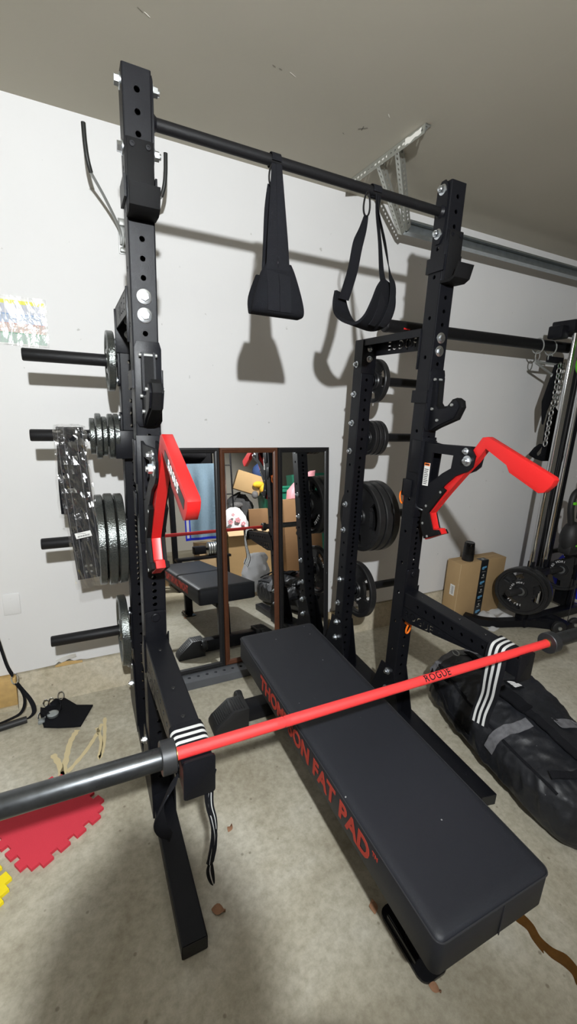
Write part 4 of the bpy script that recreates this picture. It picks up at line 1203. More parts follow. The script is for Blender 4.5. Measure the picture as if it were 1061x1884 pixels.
for i in range(nx):
    for j in range(nz): bm.faces.new((G[i, j], G[i+1, j], G[i+1, j+1], G[i, j+1]))
obj('clear_film', bm, M['lam'], t, smooth=180)
# utility hook
t = thing('utility_hook', 'grey double arm utility hook with black tips high on the wall behind the left upright', 'hook', (.042, WY, 2.27))
bm = newbm(); box(bm, .026, .062, WY-.005, WY, 2.20, 2.345, .002); box(bm, .030, .058, WY-.028, WY-.005, 2.31, 2.335, .002); box(bm, .030, .058, WY-.028, WY-.005, 2.205, 2.222, .002); obj('base_plate', bm, M['greysteel'], t)
for pts in ([(.035, .835, 2.235), (.030, .82, 2.29), (-.028, .735, 2.365), (-.088, .655, 2.425)], [(.052, .835, 2.235), (.060, .82, 2.29), (.125, .735, 2.345), (.190, .655, 2.400)]):
    e = V3(pts[-1]); s = -1 if e.x < 0 else 1
    bm = newbm(); tube(bm, smooth_path(pts, 4), .0062, 10); a = obj('arm', bm, M['greysteel'], t)
    bm = newbm(); tube(bm, smooth_path([e-V3((s*.004, -.004, .004)), e+V3((s*.006, -.010, .03)), e+V3((s*.012, -.014, .08)), e+V3((s*.014, -.014, .150))], 4), .0085, 12); obj('dipped_tip', bm, M['vinyltip'], a)
# packaged lifting belt over the second left post
t = thing('packaged_belt', 'black lifting belt in a clear plastic bag draped over the second left weight post', 'belt', (-.23, D, 1.44))
def belt_rows(ex, nx_=0):
    rows = []
    w = .048+ex
    rows += [((-.246-w*.86, D+.038+ex, 1.075-ex*2), (-.246+w, D+.038+ex, 1.06-ex*2)), ((-.240-w, D+.034+ex, 1.20), (-.236+w, D+.034+ex, 1.20)), ((-.234-w, D+.030+ex, 1.36), (-.230+w, D+.030+ex, 1.36)), ((-.232-w, D+.018+ex*.6, 1.425+ex), (-.230+w, D+.018+ex*.6, 1.425+ex)), ((-.231-w, D, 1.437+ex), (-.229+w, D, 1.437+ex)), ((-.231-w, D-.020-ex*.6, 1.424+ex), (-.228+w, D-.020-ex*.6, 1.424+ex)), ((-.230-w, D-.032-ex, 1.36), (-.226+w, D-.032-ex, 1.36)), ((-.224-w, D-.036-ex, 1.22), (-.218+w, D-.036-ex, 1.22)), ((-.212-w, D-.040-ex, 1.04), (-.204+w, D-.040-ex, 1.045)), ((-.194-w, D-.044-ex, .80-ex*4), (-.188+w, D-.044-ex, .806-ex*4))]
    return rows
rows = belt_rows(0)
Ls = smooth_path([a for a, b in rows], 6); Rs = smooth_path([b for a, b in rows], 6)
bm = newbm(); strip(bm, Ls, Rs, .009, (0,)*4); bl = obj('belt', bm, M['web2'], t)
bm = newbm()
for f in (.05, .27, .73, .95):
    for sgn in (1,):
        P = [a.lerp(b, f) for a, b in zip(Ls, Rs)]; n = len(P)
        out = []
        for i, p in enumerate(P):
            tt = P[min(i+1, n-1)]-P[max(i-1, 0)]; nr = tt.cross(Rs[i]-Ls[i]).normalized(); out.append(p+nr*(.0052))
        tube(bm, out, .0011, 5)
        out = [p-2*(q-p) if False else p for p, q in zip(out, out)]
obj('stitching', bm, M['worn'], bl)
bm = newbm()
for i, j in ((0, 0), (0, 1), (1, 0), (1, 1)):
    lathe(bm, (-.208+i*.020, D-.0485, .835+j*.026), (0, -1, 0), [(0, .0052), (.002, .0052), (.002, .003)], 14)
obj('eyelet', bm, M['zinc'], bl)
# plastic sleeve with wrinkles
rows = belt_rows(.010)
Ls = smooth_path([a for a, b in rows], 8); Rs = smooth_path([b for a, b in rows], 8)
bm = newbm(); n = len(Ls); K = 14; G = {}
for i in range(n):
    tt = (Ls[min(i+1, n-1)]-Ls[max(i-1, 0)]); nr = tt.cross(Rs[i]-Ls[i]).normalized()
    for j in range(K+1):
        p = Ls[i].lerp(Rs[i], j/K)
        d = .012*noise.noise(p*30)+.011*(.5-abs(noise.noise(p*62)))
        G[i, j] = bm.verts.new(p+nr*(d-.002)+V3((.004*noise.noise(p*30+V3((5, 0, 0))), 0, .006*noise.noise(p*25+V3((9, 0, 0)))*(1 if i in (0, n-1) else .2))))
for i in range(n-1):
    for j in range(K): bm.faces.new((G[i, j], G[i+1, j], G[i+1, j+1], G[i, j+1]))
obj('plastic_bag', bm, M['plastic'], t, smooth=None)
bm = newbm(); c = V3((-.209, D-.060, 1.004)); u = V3((.030, 0, .005)); v = V3((-.003, 0, .012))
mi = 0
vs = [bm.verts.new(c+a*u+b*v+V3((0, e, 0))) for e in (0, -.0012) for a, b in ((-1, -1), (1, -1), (1, 1), (-1, 1))]
for q in ((0, 1, 2, 3), (7, 6, 5, 4), (0, 4, 5, 1), (1, 5, 6, 2), (2, 6, 7, 3), (3, 7, 4, 0)): bm.faces.new([vs[k] for k in q])
for k in range(16):
    p = c-V3((0, .0016, 0))+u*(-.75+k*.1)-v*.35
    box(bm, p.x-.0006-.0004*(k % 3), p.x+.0006, p.y, p.y+.0006, p.z-.0035, p.z+.0035, mi=1)
box(bm, c.x-.022, c.x+.010, c.y-.0018, c.y-.0012, c.z+.005, c.z+.0062, mi=1)
obj('barcode_label', bm, None, t, mats=[M['label'], M['blacklabel']], label='white barcode label')

# ------------------------------------------------------------------ overhead track and its hanger
t = thing('door_track', 'galvanised door track running along the back wall below the ceiling', 'track', (1.6, .70, 2.53))
zb, ztp = 2.513, 2.577
bm = newbm()
prof = [(.712, zb), (.712, ztp), (.668, ztp), (.664, ztp-.012), (.667, ztp-.013), (.671, ztp-.003), (.709, ztp-.003), (.709, zb+.022), (.700, zb+.016), (.690, zb+.003), (.664, zb+.003), (.664, zb)]
prism(bm, prof, 'x', 1.515, 4.6); obj('channel', bm, M['galv'], t)
def perf_angle(parent, a, b, wa, wb, na, nb_, step=.028, slot=1.7, m='galv_light', paint=None, nm='angle_iron'):
    """L-section strip from a to b; leg 1 width wa along na, leg 2 width wb along nb"""
    a, b = V3(a), V3(b); V = (b-a).normalized(); Lg = (b-a).length
    na = V3(na); na = (na-V*na.dot(V)).normalized(); nb2 = V3(nb_); nb2 = (nb2-V*nb2.dot(V)); nb2 = (nb2-na*nb2.dot(na)).normalized()
    bm = newbm(); hs = [.018+step*k for k in range(int((Lg-.02)/step))]
    for o_, n_, w_ in ((a+na*wa/2, nb2, wa), (a+nb2*wb/2, na, wb)):
        perf_face(bm, o_+n_*.0012, V.cross(n_), V, n_, w_, Lg, hs, r=.0048, slot=slot, depth=.0024, seg=12)
        perf_face(bm, o_-n_*.0012, V.cross(-n_), V, -n_, w_, Lg, hs, r=.0048, slot=slot, depth=.0, seg=12)
        q = V.cross(n_)*(w_/2)
        for s_ in (1, -1):
            f = bm.faces.new([bm.verts.new(o_+q*s_+n_*.0012), bm.verts.new(o_+q*s_-n_*.0012), bm.verts.new(o_+q*s_-n_*.0012+V*Lg), bm.verts.new(o_+q*s_+n_*.0012+V*Lg)])
    return obj(nm, bm, M[m], parent, smooth=None)
hang = thing('track_hanger', 'perforated angle iron hanger bolted to the ceiling, carrying the door track', 'bracket', (1.165, .45, CZ))
ca = perf_angle(hang, (1.156, .178, CZ-.002), (1.150, .735, CZ-.002), .030, .034, (1, 0, 0), (0, 0, -1), nm='ceiling_angle')
perf_angle(hang, (1.168, .500, 2.690), (1.490, .690, 2.500), .030, .030, (0, 1, .3), (1, 0, .6), nm='hanger_strut')
perf_angle(hang, (1.182, .372, 2.690), (1.510, .675, 2.520), .030, .030, (0, 1, .3), (1, 0, .6), nm='hanger_strut')
bm = newbm(); lathe(bm, (1.172, .200, CZ-.004), (0, 0, -1), [(0, .010), (.003, .010), (.003, .007), (.010, .006)], 10)
lathe(bm, (1.49, .668, 2.545), (0, -1, 0), [(0, .010), (.003, .010), (.003, .007), (.012, .006)], 10); obj('bolt', bm, M['zinc'], hang)
bm = newbm()
def blot(x0, x1, y, seed, zt):
    P = []; rnd = random.Random(seed); n = 9
    up = [(x0+(x1-x0)*k/n, zt-.002-.010*rnd.random()) for k in range(n+1)]
    dn_ = [(x1-(x1-x0)*k/n, zt-.034+.012*rnd.random()) for k in range(n+1)]
    return up+dn_
for y0_, y1_, sd_, zt_, xx_ in ((.20, .35, 3, CZ-.002, 1.1535), (.42, .52, 5, CZ-.004, 1.1525), (.58, .70, 8, CZ-.004, 1.1505)):
    bm = newbm(); prism(bm, blot(y0_, y1_, 0, sd_, zt_), 'x', xx_, xx_+.001); obj('paint_overspray', bm, M['whitepaint'], ca)

# ------------------------------------------------------------------ floor things at left
def foam_tile(corner, ex, n, size, label, m, name='foam_tile'):
    """interlocking tile: corner, unit vector along first edge"""
    ex = V3((*ex, 0)).normalized(); ey = V3((-ex.y, ex.x, 0)); c = V3((*corner, 0)); P = []
    def edge(a, d, nrm):
        k = n*2+1; st = size/k; out = []
        for i in range(k):
            o_ = nrm*(st*.72) if i % 2 else V3((0, 0, 0))
            b = a+d*st*i
            fl = st*.10 if i % 2 else -st*.10
            s0 = b-d*fl+o_ if i else b; s1 = b+d*(st+fl)+o_ if i < k-1 else b+d*st
            out += [s0, s1]
        return out
    c1 = c+ex*size; c2 = c1+ey*size; c3 = c+ey*size
    P = edge(c, ex, -ey)+edge(c1, ey, ex)+edge(c2, -ex, ey)+edge(c3, -ey, -ex)
    Q = []
    for p in P:
        if not Q or (p-Q[-1]).length > 1e-5: Q.append(p)
    bm = newbm(); prism(bm, [(p.x, p.y) for p in Q], 'z', .0006, .0126)
    bmesh.ops.recalc_face_normals(bm, faces=bm.faces)
    o = obj(name, bm, m, smooth=None); recenter(o, c); return tag(o, label, 'foam tile', 'puzzle foam tiles')
foam_tile((-.445, -.128), (.84, .54), 4, .278, 'red interlocking foam tile on the floor under the left barbell sleeve', M['foamred'])
foam_tile((-.738, -.318), (.84, .54), 4, .278, 'yellow interlocking foam tile at the left edge beside the red one', M['foamyellow'])
# ankle cuff
t = thing('ankle_cuff', 'black ankle cuff with metal rings lying on the floor by the curb', 'cuff', (-.36, .66, 0))
bm = newbm(); strip(bm, [(-.468, .705, .012), (-.40, .775, .022), (-.355, .775, .012), (-.30, .70, .008), (-.225, .672, .006)], [(-.445, .590, .010), (-.385, .555, .016), (-.345, .548, .010), (-.315, .540, .008), (-.285, .535, .006)], .008, (0, 0, 0)); obj('pad', bm, M['web2'], t)
bm = newbm(); pts = [V3((-.415+.045*math.cos(a), .685+.04*math.sin(a), .030+.02*math.sin(a*2+.5))) for a in [2*PI*k/24 for k in range(24)]]
tube(bm, pts, .010, 4, closed=True, rect=(.0018, .014)); obj('loop_strap', bm, M['web'], t)
for c, rr, tiltv in (((-.455, .66, .022), .024, .5), ((-.415, .735, .04), .018, 1.2), ((-.372, .752, .05), .020, .9), ((-.44, .74, .035), .017, 1.4)):
    bm = newbm(); tube(bm, [V3(c)+V3((rr*math.cos(a)*.7, rr*math.sin(a)*math.cos(tiltv), rr*math.sin(a)*math.sin(tiltv))) for a in [2*PI*k/20 for k in range(20)]], .003, 8, closed=True); obj('metal_ring', bm, M['chrome'], t)
bm = newbm(); box(bm, -.470, -.440, .615, .650, .008, .022, .004); lathe(bm, (-.405, .64, .024), (0, 0, 1), [(0, .024), (.004, .026), (.014, .026), (.016, .022), (.016, .016)], 20); obj('buckle', bm, M['galv'], t)
# cable handle with strap
t = thing('exercise_strap', 'black foam grip on a webbing strap, on the floor at the left edge', 'exercise strap', (-.58, .65, 0))
bm = newbm(); cyl(bm, (-.70, .640, .018), (-.520, .668, .018), .0165, seg=20); obj('grip', bm, M['rubber'], t)
bm = newbm(); P = smooth_path([(-.515, .669, .018), (-.490, .70, .028), (-.505, .735, .075), (-.545, .765, .135), (-.560, .775, .16)], 5)
strip(bm, [p+V3((-.010, 0, 0)) for p in P], [p+V3((.010, .004, 0)) for p in P], .003); P = smooth_path([(-.70, .66, .020), (-.60, .70, .016), (-.545, .72, .03), (-.53, .745, .085), (-.556, .772, .155)], 5)
strip(bm, [p+V3((-.006, .006, 0)) for p in P], [p+V3((.006, -.006, 0)) for p in P], .003); obj('strap', bm, M['web'], t)
bm = newbm(); tube(bm, [V3((-.566+.014*math.cos(a), .778, .185+.03*math.sin(a))) for a in [2*PI*k/20 for k in range(20)]], .0035, 8, closed=True); obj('clip', bm, M['chrome'], t)
bm = newbm(); tube(bm, smooth_path([(-.572, .780, .205), (-.590, .782, .26), (-.606, .784, .36), (-.625, .786, .50)], 4), .013, 8, rect=(.013, .004)); obj('cord', bm, M['web'], t)

# debris and the spill
def leaf(loc, s, a, label, m=M['leaf']):
    bm = newbm(); n = 7; L = []; R_ = []
    for i in range(n):
        f = i/(n-1); w = math.sin(PI*min(1, f*.97+.03))*s*.35
        L.append(V3((f*s, w, .003+.006*math.sin(f*5)))); R_.append(V3((f*s, -w, .002+.008*f)))
    strip(bm, L, R_, .0012); o = obj('dry_leaf', bm, m); o.location = (*loc, 0.0012); o.rotation_euler = (0, 0, a); return tag(o, label, 'leaf', 'dry leaves on the floor')
leaf((.578, -.915), .034, -.9, 'pale dry leaf against the front bench foot nearest the viewer')
leaf((.545, -.71), .040, 1.2, 'curled brown leaf against the bench foot on its left side')
leaf((.075, -.485), .045, -.5, 'small brown leaf on the floor right of the left base tube')
leaf((.203, -.262), .030, .8, 'tiny brown leaf near the bench on the open floor')
sp = [(.948, -.888), (.968, -.886), (.988, -.905), (.992, -.940), (.982, -.972), (.990, -1.005), (1.012, -1.035), (1.010, -1.072), (.992, -1.095), (.975, -1.105), (.968, -1.090), (.980, -1.070), (.975, -1.045), (.962, -1.020), (.958, -.998), (.950, -1.002), (.952, -.965), (.960, -.940), (.950, -.912)]
bm = newbm(); P = smooth_path([V3((x, y, 0)) for x, y in sp+[sp[0]]], 4)[:-1]
prism(bm, [(p.x, p.y) for p in P], 'z', .0002, .0016); o = obj('spill', bm, M['spill']); recenter(o, (.97, -1.0, 0)); tag(o, 'brown wet streak on the concrete right of the bench end', 'spill')
def ell(bm, c, rx, ry, rz, n=20, mth=12, mi=0):
    c = V3(c); rings = []
    for i in range(1, mth):
        a = PI*i/mth
        rings.append([c+V3((rx*math.sin(a)*math.cos(2*PI*k/n), ry*math.sin(a)*math.sin(2*PI*k/n), rz*math.cos(a))) for k in range(n)])
    return loft(bm, rings, mi)
# ------------------------------------------------------------------ cardboard box, speaker, sheet
t = thing('cardboard_box', 'brown cardboard box with black printed tape standing on the floor by the wall', 'box', (2.54, .74, 0))
bx0, bx1, by0, by1, bz = 2.300, 2.790, .655, .785, .468
bm = newbm(); box(bm, bx0, bx1, by0, by1, .0, bz, .004); cb = obj('carton', bm, M['cardboard'], t)
bm = newbm(); box(bm, bx0+.003, bx1-.003, (by0+by1)/2-.001, (by0+by1)/2+.001, bz, bz+.0012); tube(bm, [(bx0, by0, .004), (bx0, by0, bz-.004)], .0022, 6); obj('flap_seam', bm, M['cardedge'], cb)
bm = newbm(); tx0, tx1 = 2.512, 2.590
strip(bm, [(tx0, by0+.05, bz+.0014), (tx0, by0+.002, bz+.0014), (tx0, by0-.0012, bz-.003), (tx0, by0-.0012, .002)], [(tx1, by0+.05, bz+.0014), (tx1, by0+.002, bz+.0014), (tx1, by0-.0012, bz-.003), (tx1, by0-.0012, .002)], .0012); tp = obj('tape', bm, M['tape'], t)
bm = newbm(); yy = by0-.0020
for k in range(4):
    z = .405-.122*k; xm = (tx0+tx1)/2
    prism(bm, [(xm-.024, z-.006), (xm-.020, z+.012), (xm+.022, z+.016), (xm+.026, z+.004), (xm+.012, z-.001), (xm-.010, z-.004), (xm+.010, z-.010), (xm-.012, z-.012)], 'y', yy-.0003, yy+.0006, mi=0)
    lathe(bm, (xm+.002, yy, z-.058), (0, -1, 0), [(0, .008), (.0005, .008), (.0005, 0)], 14, mi=1)
    for j in range(2): box(bm, xm-.018, xm+.018, yy-.0004, yy, z-.030-j*.046, z-.0275-j*.046, mi=1)
    if k < 3: tube(bm, [V3((xm-.004+.008*math.cos(a), yy, z-.085+.009*math.sin(a))) for a in [PI*j/8 for j in range(9)]], .0012, 5, mi=1)
lathe(bm, ((tx0+tx1)/2, by0+.025, bz+.0022), (0, 0, 1), [(0, .011), (.0004, .011), (.0004, 0)], 16, mi=1)
obj('tape_print', bm, None, tp, mats=[M['tapeblue'], M['tapewhite']])
bm = newbm(); box(bm, bx0-.0014, bx0, .685, .728, .20, .285)
for k in range(8): box(bm, bx0-.0018, bx0-.0013, .694, .694+.018+.006*(k % 2), .212+k*.008, .215+k*.008, mi=1)
obj('shipping_label', bm, None, t, mats=[M['label'], M['blacklabel']], label='small white shipping label')
t = thing('portable_speaker', 'small black cylindrical speaker standing on the cardboard box', 'speaker', (2.415, .705, bz+.001))
p = (2.415, .705, bz+.001)
bm = newbm(); lathe(bm, p, (0, 0, 1), [(0, .036), (.003, .041), (.012, .043), (.10, .0395), (.118, .0385)], 40); bd_ = obj('body', bm, M['speaker'], t)
bm = newbm(); lathe(bm, V3(p)+V3((0, 0, .1182)), (0, 0, 1), [(0, .0382), (.022, .0360), (.026, .0335), (.024, .030), (.022, 0)], 40); obj('control_ring', bm, M['steel_gloss'], t)
bm = newbm(); lathe(bm, V3(p)+V3((0, 0, .050)), (0, 0, 1), [(0, .0418), (.0005, .0424), (.0016, .0424), (.002, .0417)], 40); obj('trim_line', bm, M['blacklabel'], bd_)
# plastic sheet on the floor
bm = newbm(); G = {}; nx, ny = 26, 18
for i in range(nx+1):
    for j in range(ny+1):
        u, v = i/nx, j/ny
        x = 2.46+.46*u+.03*noise.noise(V3((u*4, v*4, 2))); y = .42+.20*v+.06*math.sin(u*3.0)+.03*noise.noise(V3((u*3, v*5, 7)))
        e = min(u, 1-u, v, 1-v)
        z = .004+max(0, .045*(.5+noise.noise(V3((x*14, y*14, 3)))))*min(1, e*7)
        G[i, j] = bm.verts.new((x, y, z))
for i in range(nx):
    for j in range(ny): bm.faces.new((G[i, j], G[i+1, j], G[i+1, j+1], G[i, j+1]))
o = obj('plastic_sheet', bm, M['sheet'], smooth=25); recenter(o, (2.68, .52, 0)); tag(o, 'crumpled white plastic sheet on the floor right of the cardboard box', 'plastic sheet')

# ------------------------------------------------------------------ duffel bag
C0 = V3((1.668, .030, 0)); C1 = V3((1.452, -.880, 0)); AX = (C1-C0).normalized(); PR = V3((-AX.y, AX.x, 0))   # PR points to +x side
if PR.x < 0: PR = -PR
LEN = (C1-C0).length
duf = thing('duffel_bag', 'large black duffel bag with worn straps on the floor right of the bench', 'bag', (C0+C1)/2)
def S(t, a, o=0.0, wr=1.0):
    """t along the axis 0..1, a angle: 0 = right, pi/2 = top"""
    e = max(0, 1-abs(2*t-1)**7)**(1/3.2)
    w = (.222+.014*math.sin(t*5))*(.30+.70*e); h = (.150+.012*math.sin(t*4+1))*(.34+.66*e)
    ca, sa = math.cos(a), math.sin(a); n = 2.9
    x = w*math.copysign(abs(ca)**(2/n), ca); z = h*math.copysign(abs(sa)**(2/n), sa)
    z = max(z, -h*.93)
    p = C0+AX*(t*LEN)+PR*x+V3((0, 0, h*.93+z+.002))
    q = p*1.0
    d = wr*(.018*noise.noise(q*6.5)+.020*(.5-abs(noise.noise(q*11+V3((3, 0, 0)))))+.011*(.4-abs(noise.noise(q*24+V3((1, 5, 0))))))
    nrm = (PR*ca+V3((0, 0, sa))).normalized()
    if sa < -.3: d = min(d, 0)
    p = p+nrm*(d+o)
    if p.z < .003: p.z = .003
    return p
NT, NA = 170, 120
bm = newbm()
loft(bm, [[S(i/NT, 2*PI*k/NA) for k in range(NA)] for i in range(NT+1)])
body = obj('body', bm, M['canvas'], duf, smooth=80)
def wrap_strap(nm, path, w, m, o=.006, th=.003, side=None):
    """path of (t, a); strap laid on the surface"""
    P = []; n = 8
    for i in range(len(path)-1):
        for k in range(n): P.append((path[i][0]+(path[i+1][0]-path[i][0])*k/n, path[i][1]+(path[i+1][1]-path[i][1])*k/n))
    P.append(path[-1]); L = []; R_ = []
    for i, (t, a) in enumerate(P):
        t2, a2 = P[min(i+1, len(P)-1)]; t1, a1 = P[max(i-1, 0)]
        p = S(t, a, o); dv = S(t2, a2, o)-S(t1, a1, o)
        nrm = (PR*math.cos(a)+V3((0, 0, math.sin(a)))).normalized(); sd_ = dv.cross(nrm).normalized()
        L.append(p+sd_*w/2); R_.append(p-sd_*w/2)
    bm = newbm(); strip(bm, L, R_, th, (0, 0)); return obj(nm, bm, m, duf)
wrap_strap('girth_strap', [(.63, 3.05), (.635, 2.5), (.645, 2.1), (.65, 1.80)], .050, M['worn'])
wrap_strap('girth_strap', [(.665, 1.50), (.67, 1.2), (.68, .75), (.68, .2)], .052, M['worn'])
wrap_strap('girth_strap', [(.07, 2.95), (.085, 2.5), (.10, 2.0), (.11, 1.5), (.11, .9), (.11, .3)], .045, M['worn'])
wrap_strap('carry_handle', [(.40, 1.86), (.50, 1.76), (.62, 1.68), (.74, 1.62), (.86, 1.58)], .040, M['web'], o=.016, th=.007)
wrap_strap('handle_pad', [(.45, 1.80), (.52, 1.75), (.60, 1.69)], .062, M['web2'], o=.024, th=.010)
wrap_strap('zip_flap', [(.10, 1.66), (.22, 1.66), (.36, 1.62)], .030, M['web2'], o=.006, th=.004)
wrap_strap('side_seam', [(.10, 2.55), (.4, 2.62), (.7, 2.60), (.93, 2.5)], .010, M['web'], o=.004, th=.006)
wrap_strap('side_strap', [(.02, 2.8), (.14, 3.05), (.30, 3.15), (.5, 3.2)], .025, M['web'], o=.010, th=.004)
wrap_strap('zip_pull_strap', [(.66, 1.15), (.74, 1.02), (.80, .95)], .014, M['worn'], o=.012, th=.003)
wrap_strap('end_handle', [(.88, 2.3), (.905, 1.9), (.91, 1.4), (.89, .9)], .030, M['web'], o=.020, th=.006)
# webbing loops and lid pocket at the far end
bm = newbm(); tube(bm, [S(.20, 2.62+.10*math.cos(a), .014+.012*math.sin(a))+AX*(.030*math.cos(a)) for a in [2*PI*k/16 for k in range(16)]], .006, 6, closed=True, rect=(.011, .0022)); obj('lash_loop', bm, M['web'], duf)
bm = newbm(); tube(bm, [S(.135, 1.95, .022)+AX*(.024*math.cos(a))+PR*(.010*math.sin(a))+V3((0, 0, .006*math.sin(a))) for a in [2*PI*k/18 for k in range(18)]], .0035, 8, closed=True); obj('d_ring', bm, M['greysteel'], duf)
# tag with white half dome emblem
ctr = S(.40, 1.52, .012); nrm = (PR*math.cos(1.50)+V3((0, 0, math.sin(1.50)))).normalized()
uu = (AX*-.2+PR*1.0); uu = (uu-nrm*uu.dot(nrm)).normalized(); vv = nrm.cross(uu)
if vv.dot(AX) > 0: vv = -vv
bm = newbm()
def dome(r0, r1, a0=.02, a1=PI/2-.02, dx=0.0):
    A = [(r0*math.cos(a0+(a1-a0)*k/10)+dx, r0*math.sin(a0+(a1-a0)*k/10)) for k in range(11)]; B = [(r1*math.cos(a0+(a1-a0)*k/10)+dx, r1*math.sin(a0+(a1-a0)*k/10)) for k in range(11)]
    L = [ctr+uu*(x-.022)+vv*(y-.024) for x, y in A]; R_ = [ctr+uu*(x-.022)+vv*(y-.024) for x, y in B]
    strip(bm, L, R_, .0012)
dome(.002, .016); dome(.020, .032); dome(.036, .048)
obj('emblem', bm, M['white'], duf, label='white quarter dome emblem')
wrap_strap('tag_patch', [(.365, 1.52), (.40, 1.52), (.435, 1.52)], .066, M['web2'], o=.006, th=.002)

# ------------------------------------------------------------------ cable tower at the right edge
tw = thing('cable_tower', 'black lat cable tower with chrome guide rods at the right edge', 'cable machine', (2.85, .42, 0))
for x, y, zt, rr in ((2.748, .42, 2.09, .0150), (2.900, .42, 2.09, .0150)):
    bm = newbm(); cyl(bm, (x, y, .07), (x, y, zt), rr, seg=20); obj('guide_rod', bm, M['chrome'], tw)
bm = newbm(); box(bm, 3.09, 3.16, .53, .60, .0, 2.20, .004); obj('upright', bm, M['steel'], tw)
bm = newbm(); box(bm, 3.30, 3.37, .40, .47, .0, 2.20, .004); obj('upright', bm, M['steel'], tw)
bm = newbm(); tube(bm, smooth_path([(2.395, .640, .034), (2.45, .545, .034), (2.53, .480, .036), (2.64, .435, .040), (2.76, .385, .044), (2.88, .31, .044), (2.99, .22, .044)], 5), .03, rect=(.030, .026)); b_ = obj('curved_base', bm, M['steel'], tw)
bm = newbm(); box(bm, 2.72, 3.40, .36, .43, .012, .075, .004); box(bm, 2.96, 3.03, .20, .60, .012, .072, .004); obj('base_beam', bm, M['steel'], tw)
bm = newbm(); box(bm, 2.70, 2.765, .375, .44, .05, .33, .004); obj('peg_post', bm, M['steel'], tw)
bm = newbm(); lathe(bm, (2.76, .40, .31), (-1, 0, 0), [(0, .0245), (.240, .0245), (.245, .021)], 24); obj('plate_peg', bm, M['rubber'], tw)
bm = newbm(); lathe(bm, (3.36, .50, .36), (-1, 0, 0), [(0, .0245), (.240, .0245), (.245, .021)], 24); obj('plate_peg', bm, M['rubber'], tw)
bm = newbm(); box(bm, 3.31, 3.37, .46, .54, .05, .40, .004); obj('peg_post', bm, M['steel'], tw)
for x, y, z in ((2.905, .235, .052), (3.075, .225, .052)):
    bm = newbm(); lathe(bm, (x, y, z), (-.45, -1, 0), [(0, .012), (0, .044), (.004, .050), (.026, .050), (.030, .044), (.030, .020)], 28); w_ = obj('caster', bm, M['rubber'], tw)
    bm = newbm(); lathe(bm, V3((x, y, z))+V3((-.45, -1, 0)).normalized()*.0305, (-.45, -1, 0), [(0, .015), (.006, .013), (.007, 0)], 18); obj('hub_cap', bm, M['zinc'], w_)
bm = newbm(); box(bm, 2.70, 3.37, .40, .56, 2.095, 2.17, .008); box(bm, 2.64, 2.72, .44, .54, 2.055, 2.135, .010); obj('top_beam', bm, M['steel'], tw)
bm = newbm(); cyl(bm, (1.415, .640, 2.018), (2.98, .600, 2.035), .0345, seg=24); lathe(bm, (1.415, .640, 2.018), (-1, .025, -.01), [(0, .0345), (.006, .0365), (.016, .0345), (.020, .037), (.028, .033), (.028, .02)], 20); obj('cross_bar', bm, M['barbar'], tw)
bm = newbm(); box(bm, 1.50, 1.545, .604, .610, 2.004, 2.020, .001); obj('red_marking', bm, M['red'], tw)
bm = newbm(); tube(bm, [(2.815, .40, 2.06), (2.815, .40, .34)], .0028, 8); tube(bm, [(2.985, .50, 2.06), (2.93, .49, .95), (2.87, .40, .34)], .0028, 8); tube(bm, [(3.13, .36, 1.1), (3.05, .25, .50), (2.99, .22, .08)], .003, 8); obj('cable', bm, M['rubber'], tw)
bm = newbm(); box(bm, 2.72, 2.93, .385, .455, .40, .455, .004); box(bm, 2.735, 2.762, .40, .44, .455, .52, .002); box(bm, 2.886, 2.914, .40, .44, .455, .52, .002); obj('carriage', bm, M['steel'], tw)
PL = [[('IRON GRIP', .066, 1.25, .018, .22), ('45 LBS', .105, -1.35, .022, .17)], None]
for loc, R, th, lb, tx in (((2.655, .40, .308), .176, .040, 'black grip plate with white letters nearest on the cable tower peg', PL[0]), ((2.700, .40, .308), .178, .042, 'black grip plate behind the lettered one on the cable tower peg', None),
                           ((3.270, .50, .358), .176, .040, 'black lettered plate on the far peg of the cable tower', [('IRON GRIP', .066, 1.25, .024, .26)])):
    add_plate(loc, R, th, 'black', lb, 'plates on the cable tower', rot=.5 if R < .177 else .9, text=tx, axis_rot=.42)

# things hung on the cross bar and tower
def chain(parent, pts, L=.046, r=.0040, m='chain', nm='chain'):
    P = smooth_path(pts, 14); bm = newbm()
    # resample by arc length
    acc = 0; out = [P[0]]; step = L*.78
    for a, b in zip(P, P[1:]):
        d = (b-a).length
        while acc+d >= step:
            f = (step-acc)/d; a = a.lerp(b, f); out.append(a); d = (b-a).length; acc = 0
        acc += d
    for i in range(len(out)-1):
        c = (out[i]+out[i+1])/2; t = (out[i+1]-out[i]).normalized(); u, w = frame_of(t)
        s = u if i % 2 else w
        tube(bm, [c+t*math.cos(a)*L/2+s*math.sin(a)*L*.30 for a in [2*PI*k/12 for k in range(12)]], r, 6, closed=True)
    return obj(nm, bm, M[m], parent)
def hang_clip(parent, x, m='greysteel'):
    bm = newbm(); c = V3((x, .606, 2.032))
    tube(bm, [c+V3((.004*math.sin(a*2), .040*math.cos(a), .048*math.sin(a)-.010)) for a in [2*PI*k/24 for k in range(24)]], .0045, 8, closed=True)
    tube(bm, [c+V3((-.004+.022*math.cos(a), -.01, -.075+.030*math.sin(a))) for a in [2*PI*k/20 for k in range(20)]], .0036, 8, closed=True)
    return obj('spring_clip', bm, M[m], parent)
t = thing('rowing_handle', 'black V-shaped cable handle clipped to the horizontal black bar', 'handle', (2.66, .606, 1.93), 'handles hung on the cross bar')
hang_clip(t, 2.665)
bm = newbm(); tube(bm, [(2.650, .60, 1.918), (2.87, .60, 1.918), (2.88, .60, 1.835), (2.852, .60, 1.850), (2.660, .60, 1.912)], .008, 8); tube(bm, [(2.855, .60, 1.85), (2.87, .60, 1.66)], .010, 8); obj('v_bar', bm, M['greysteel'], t)
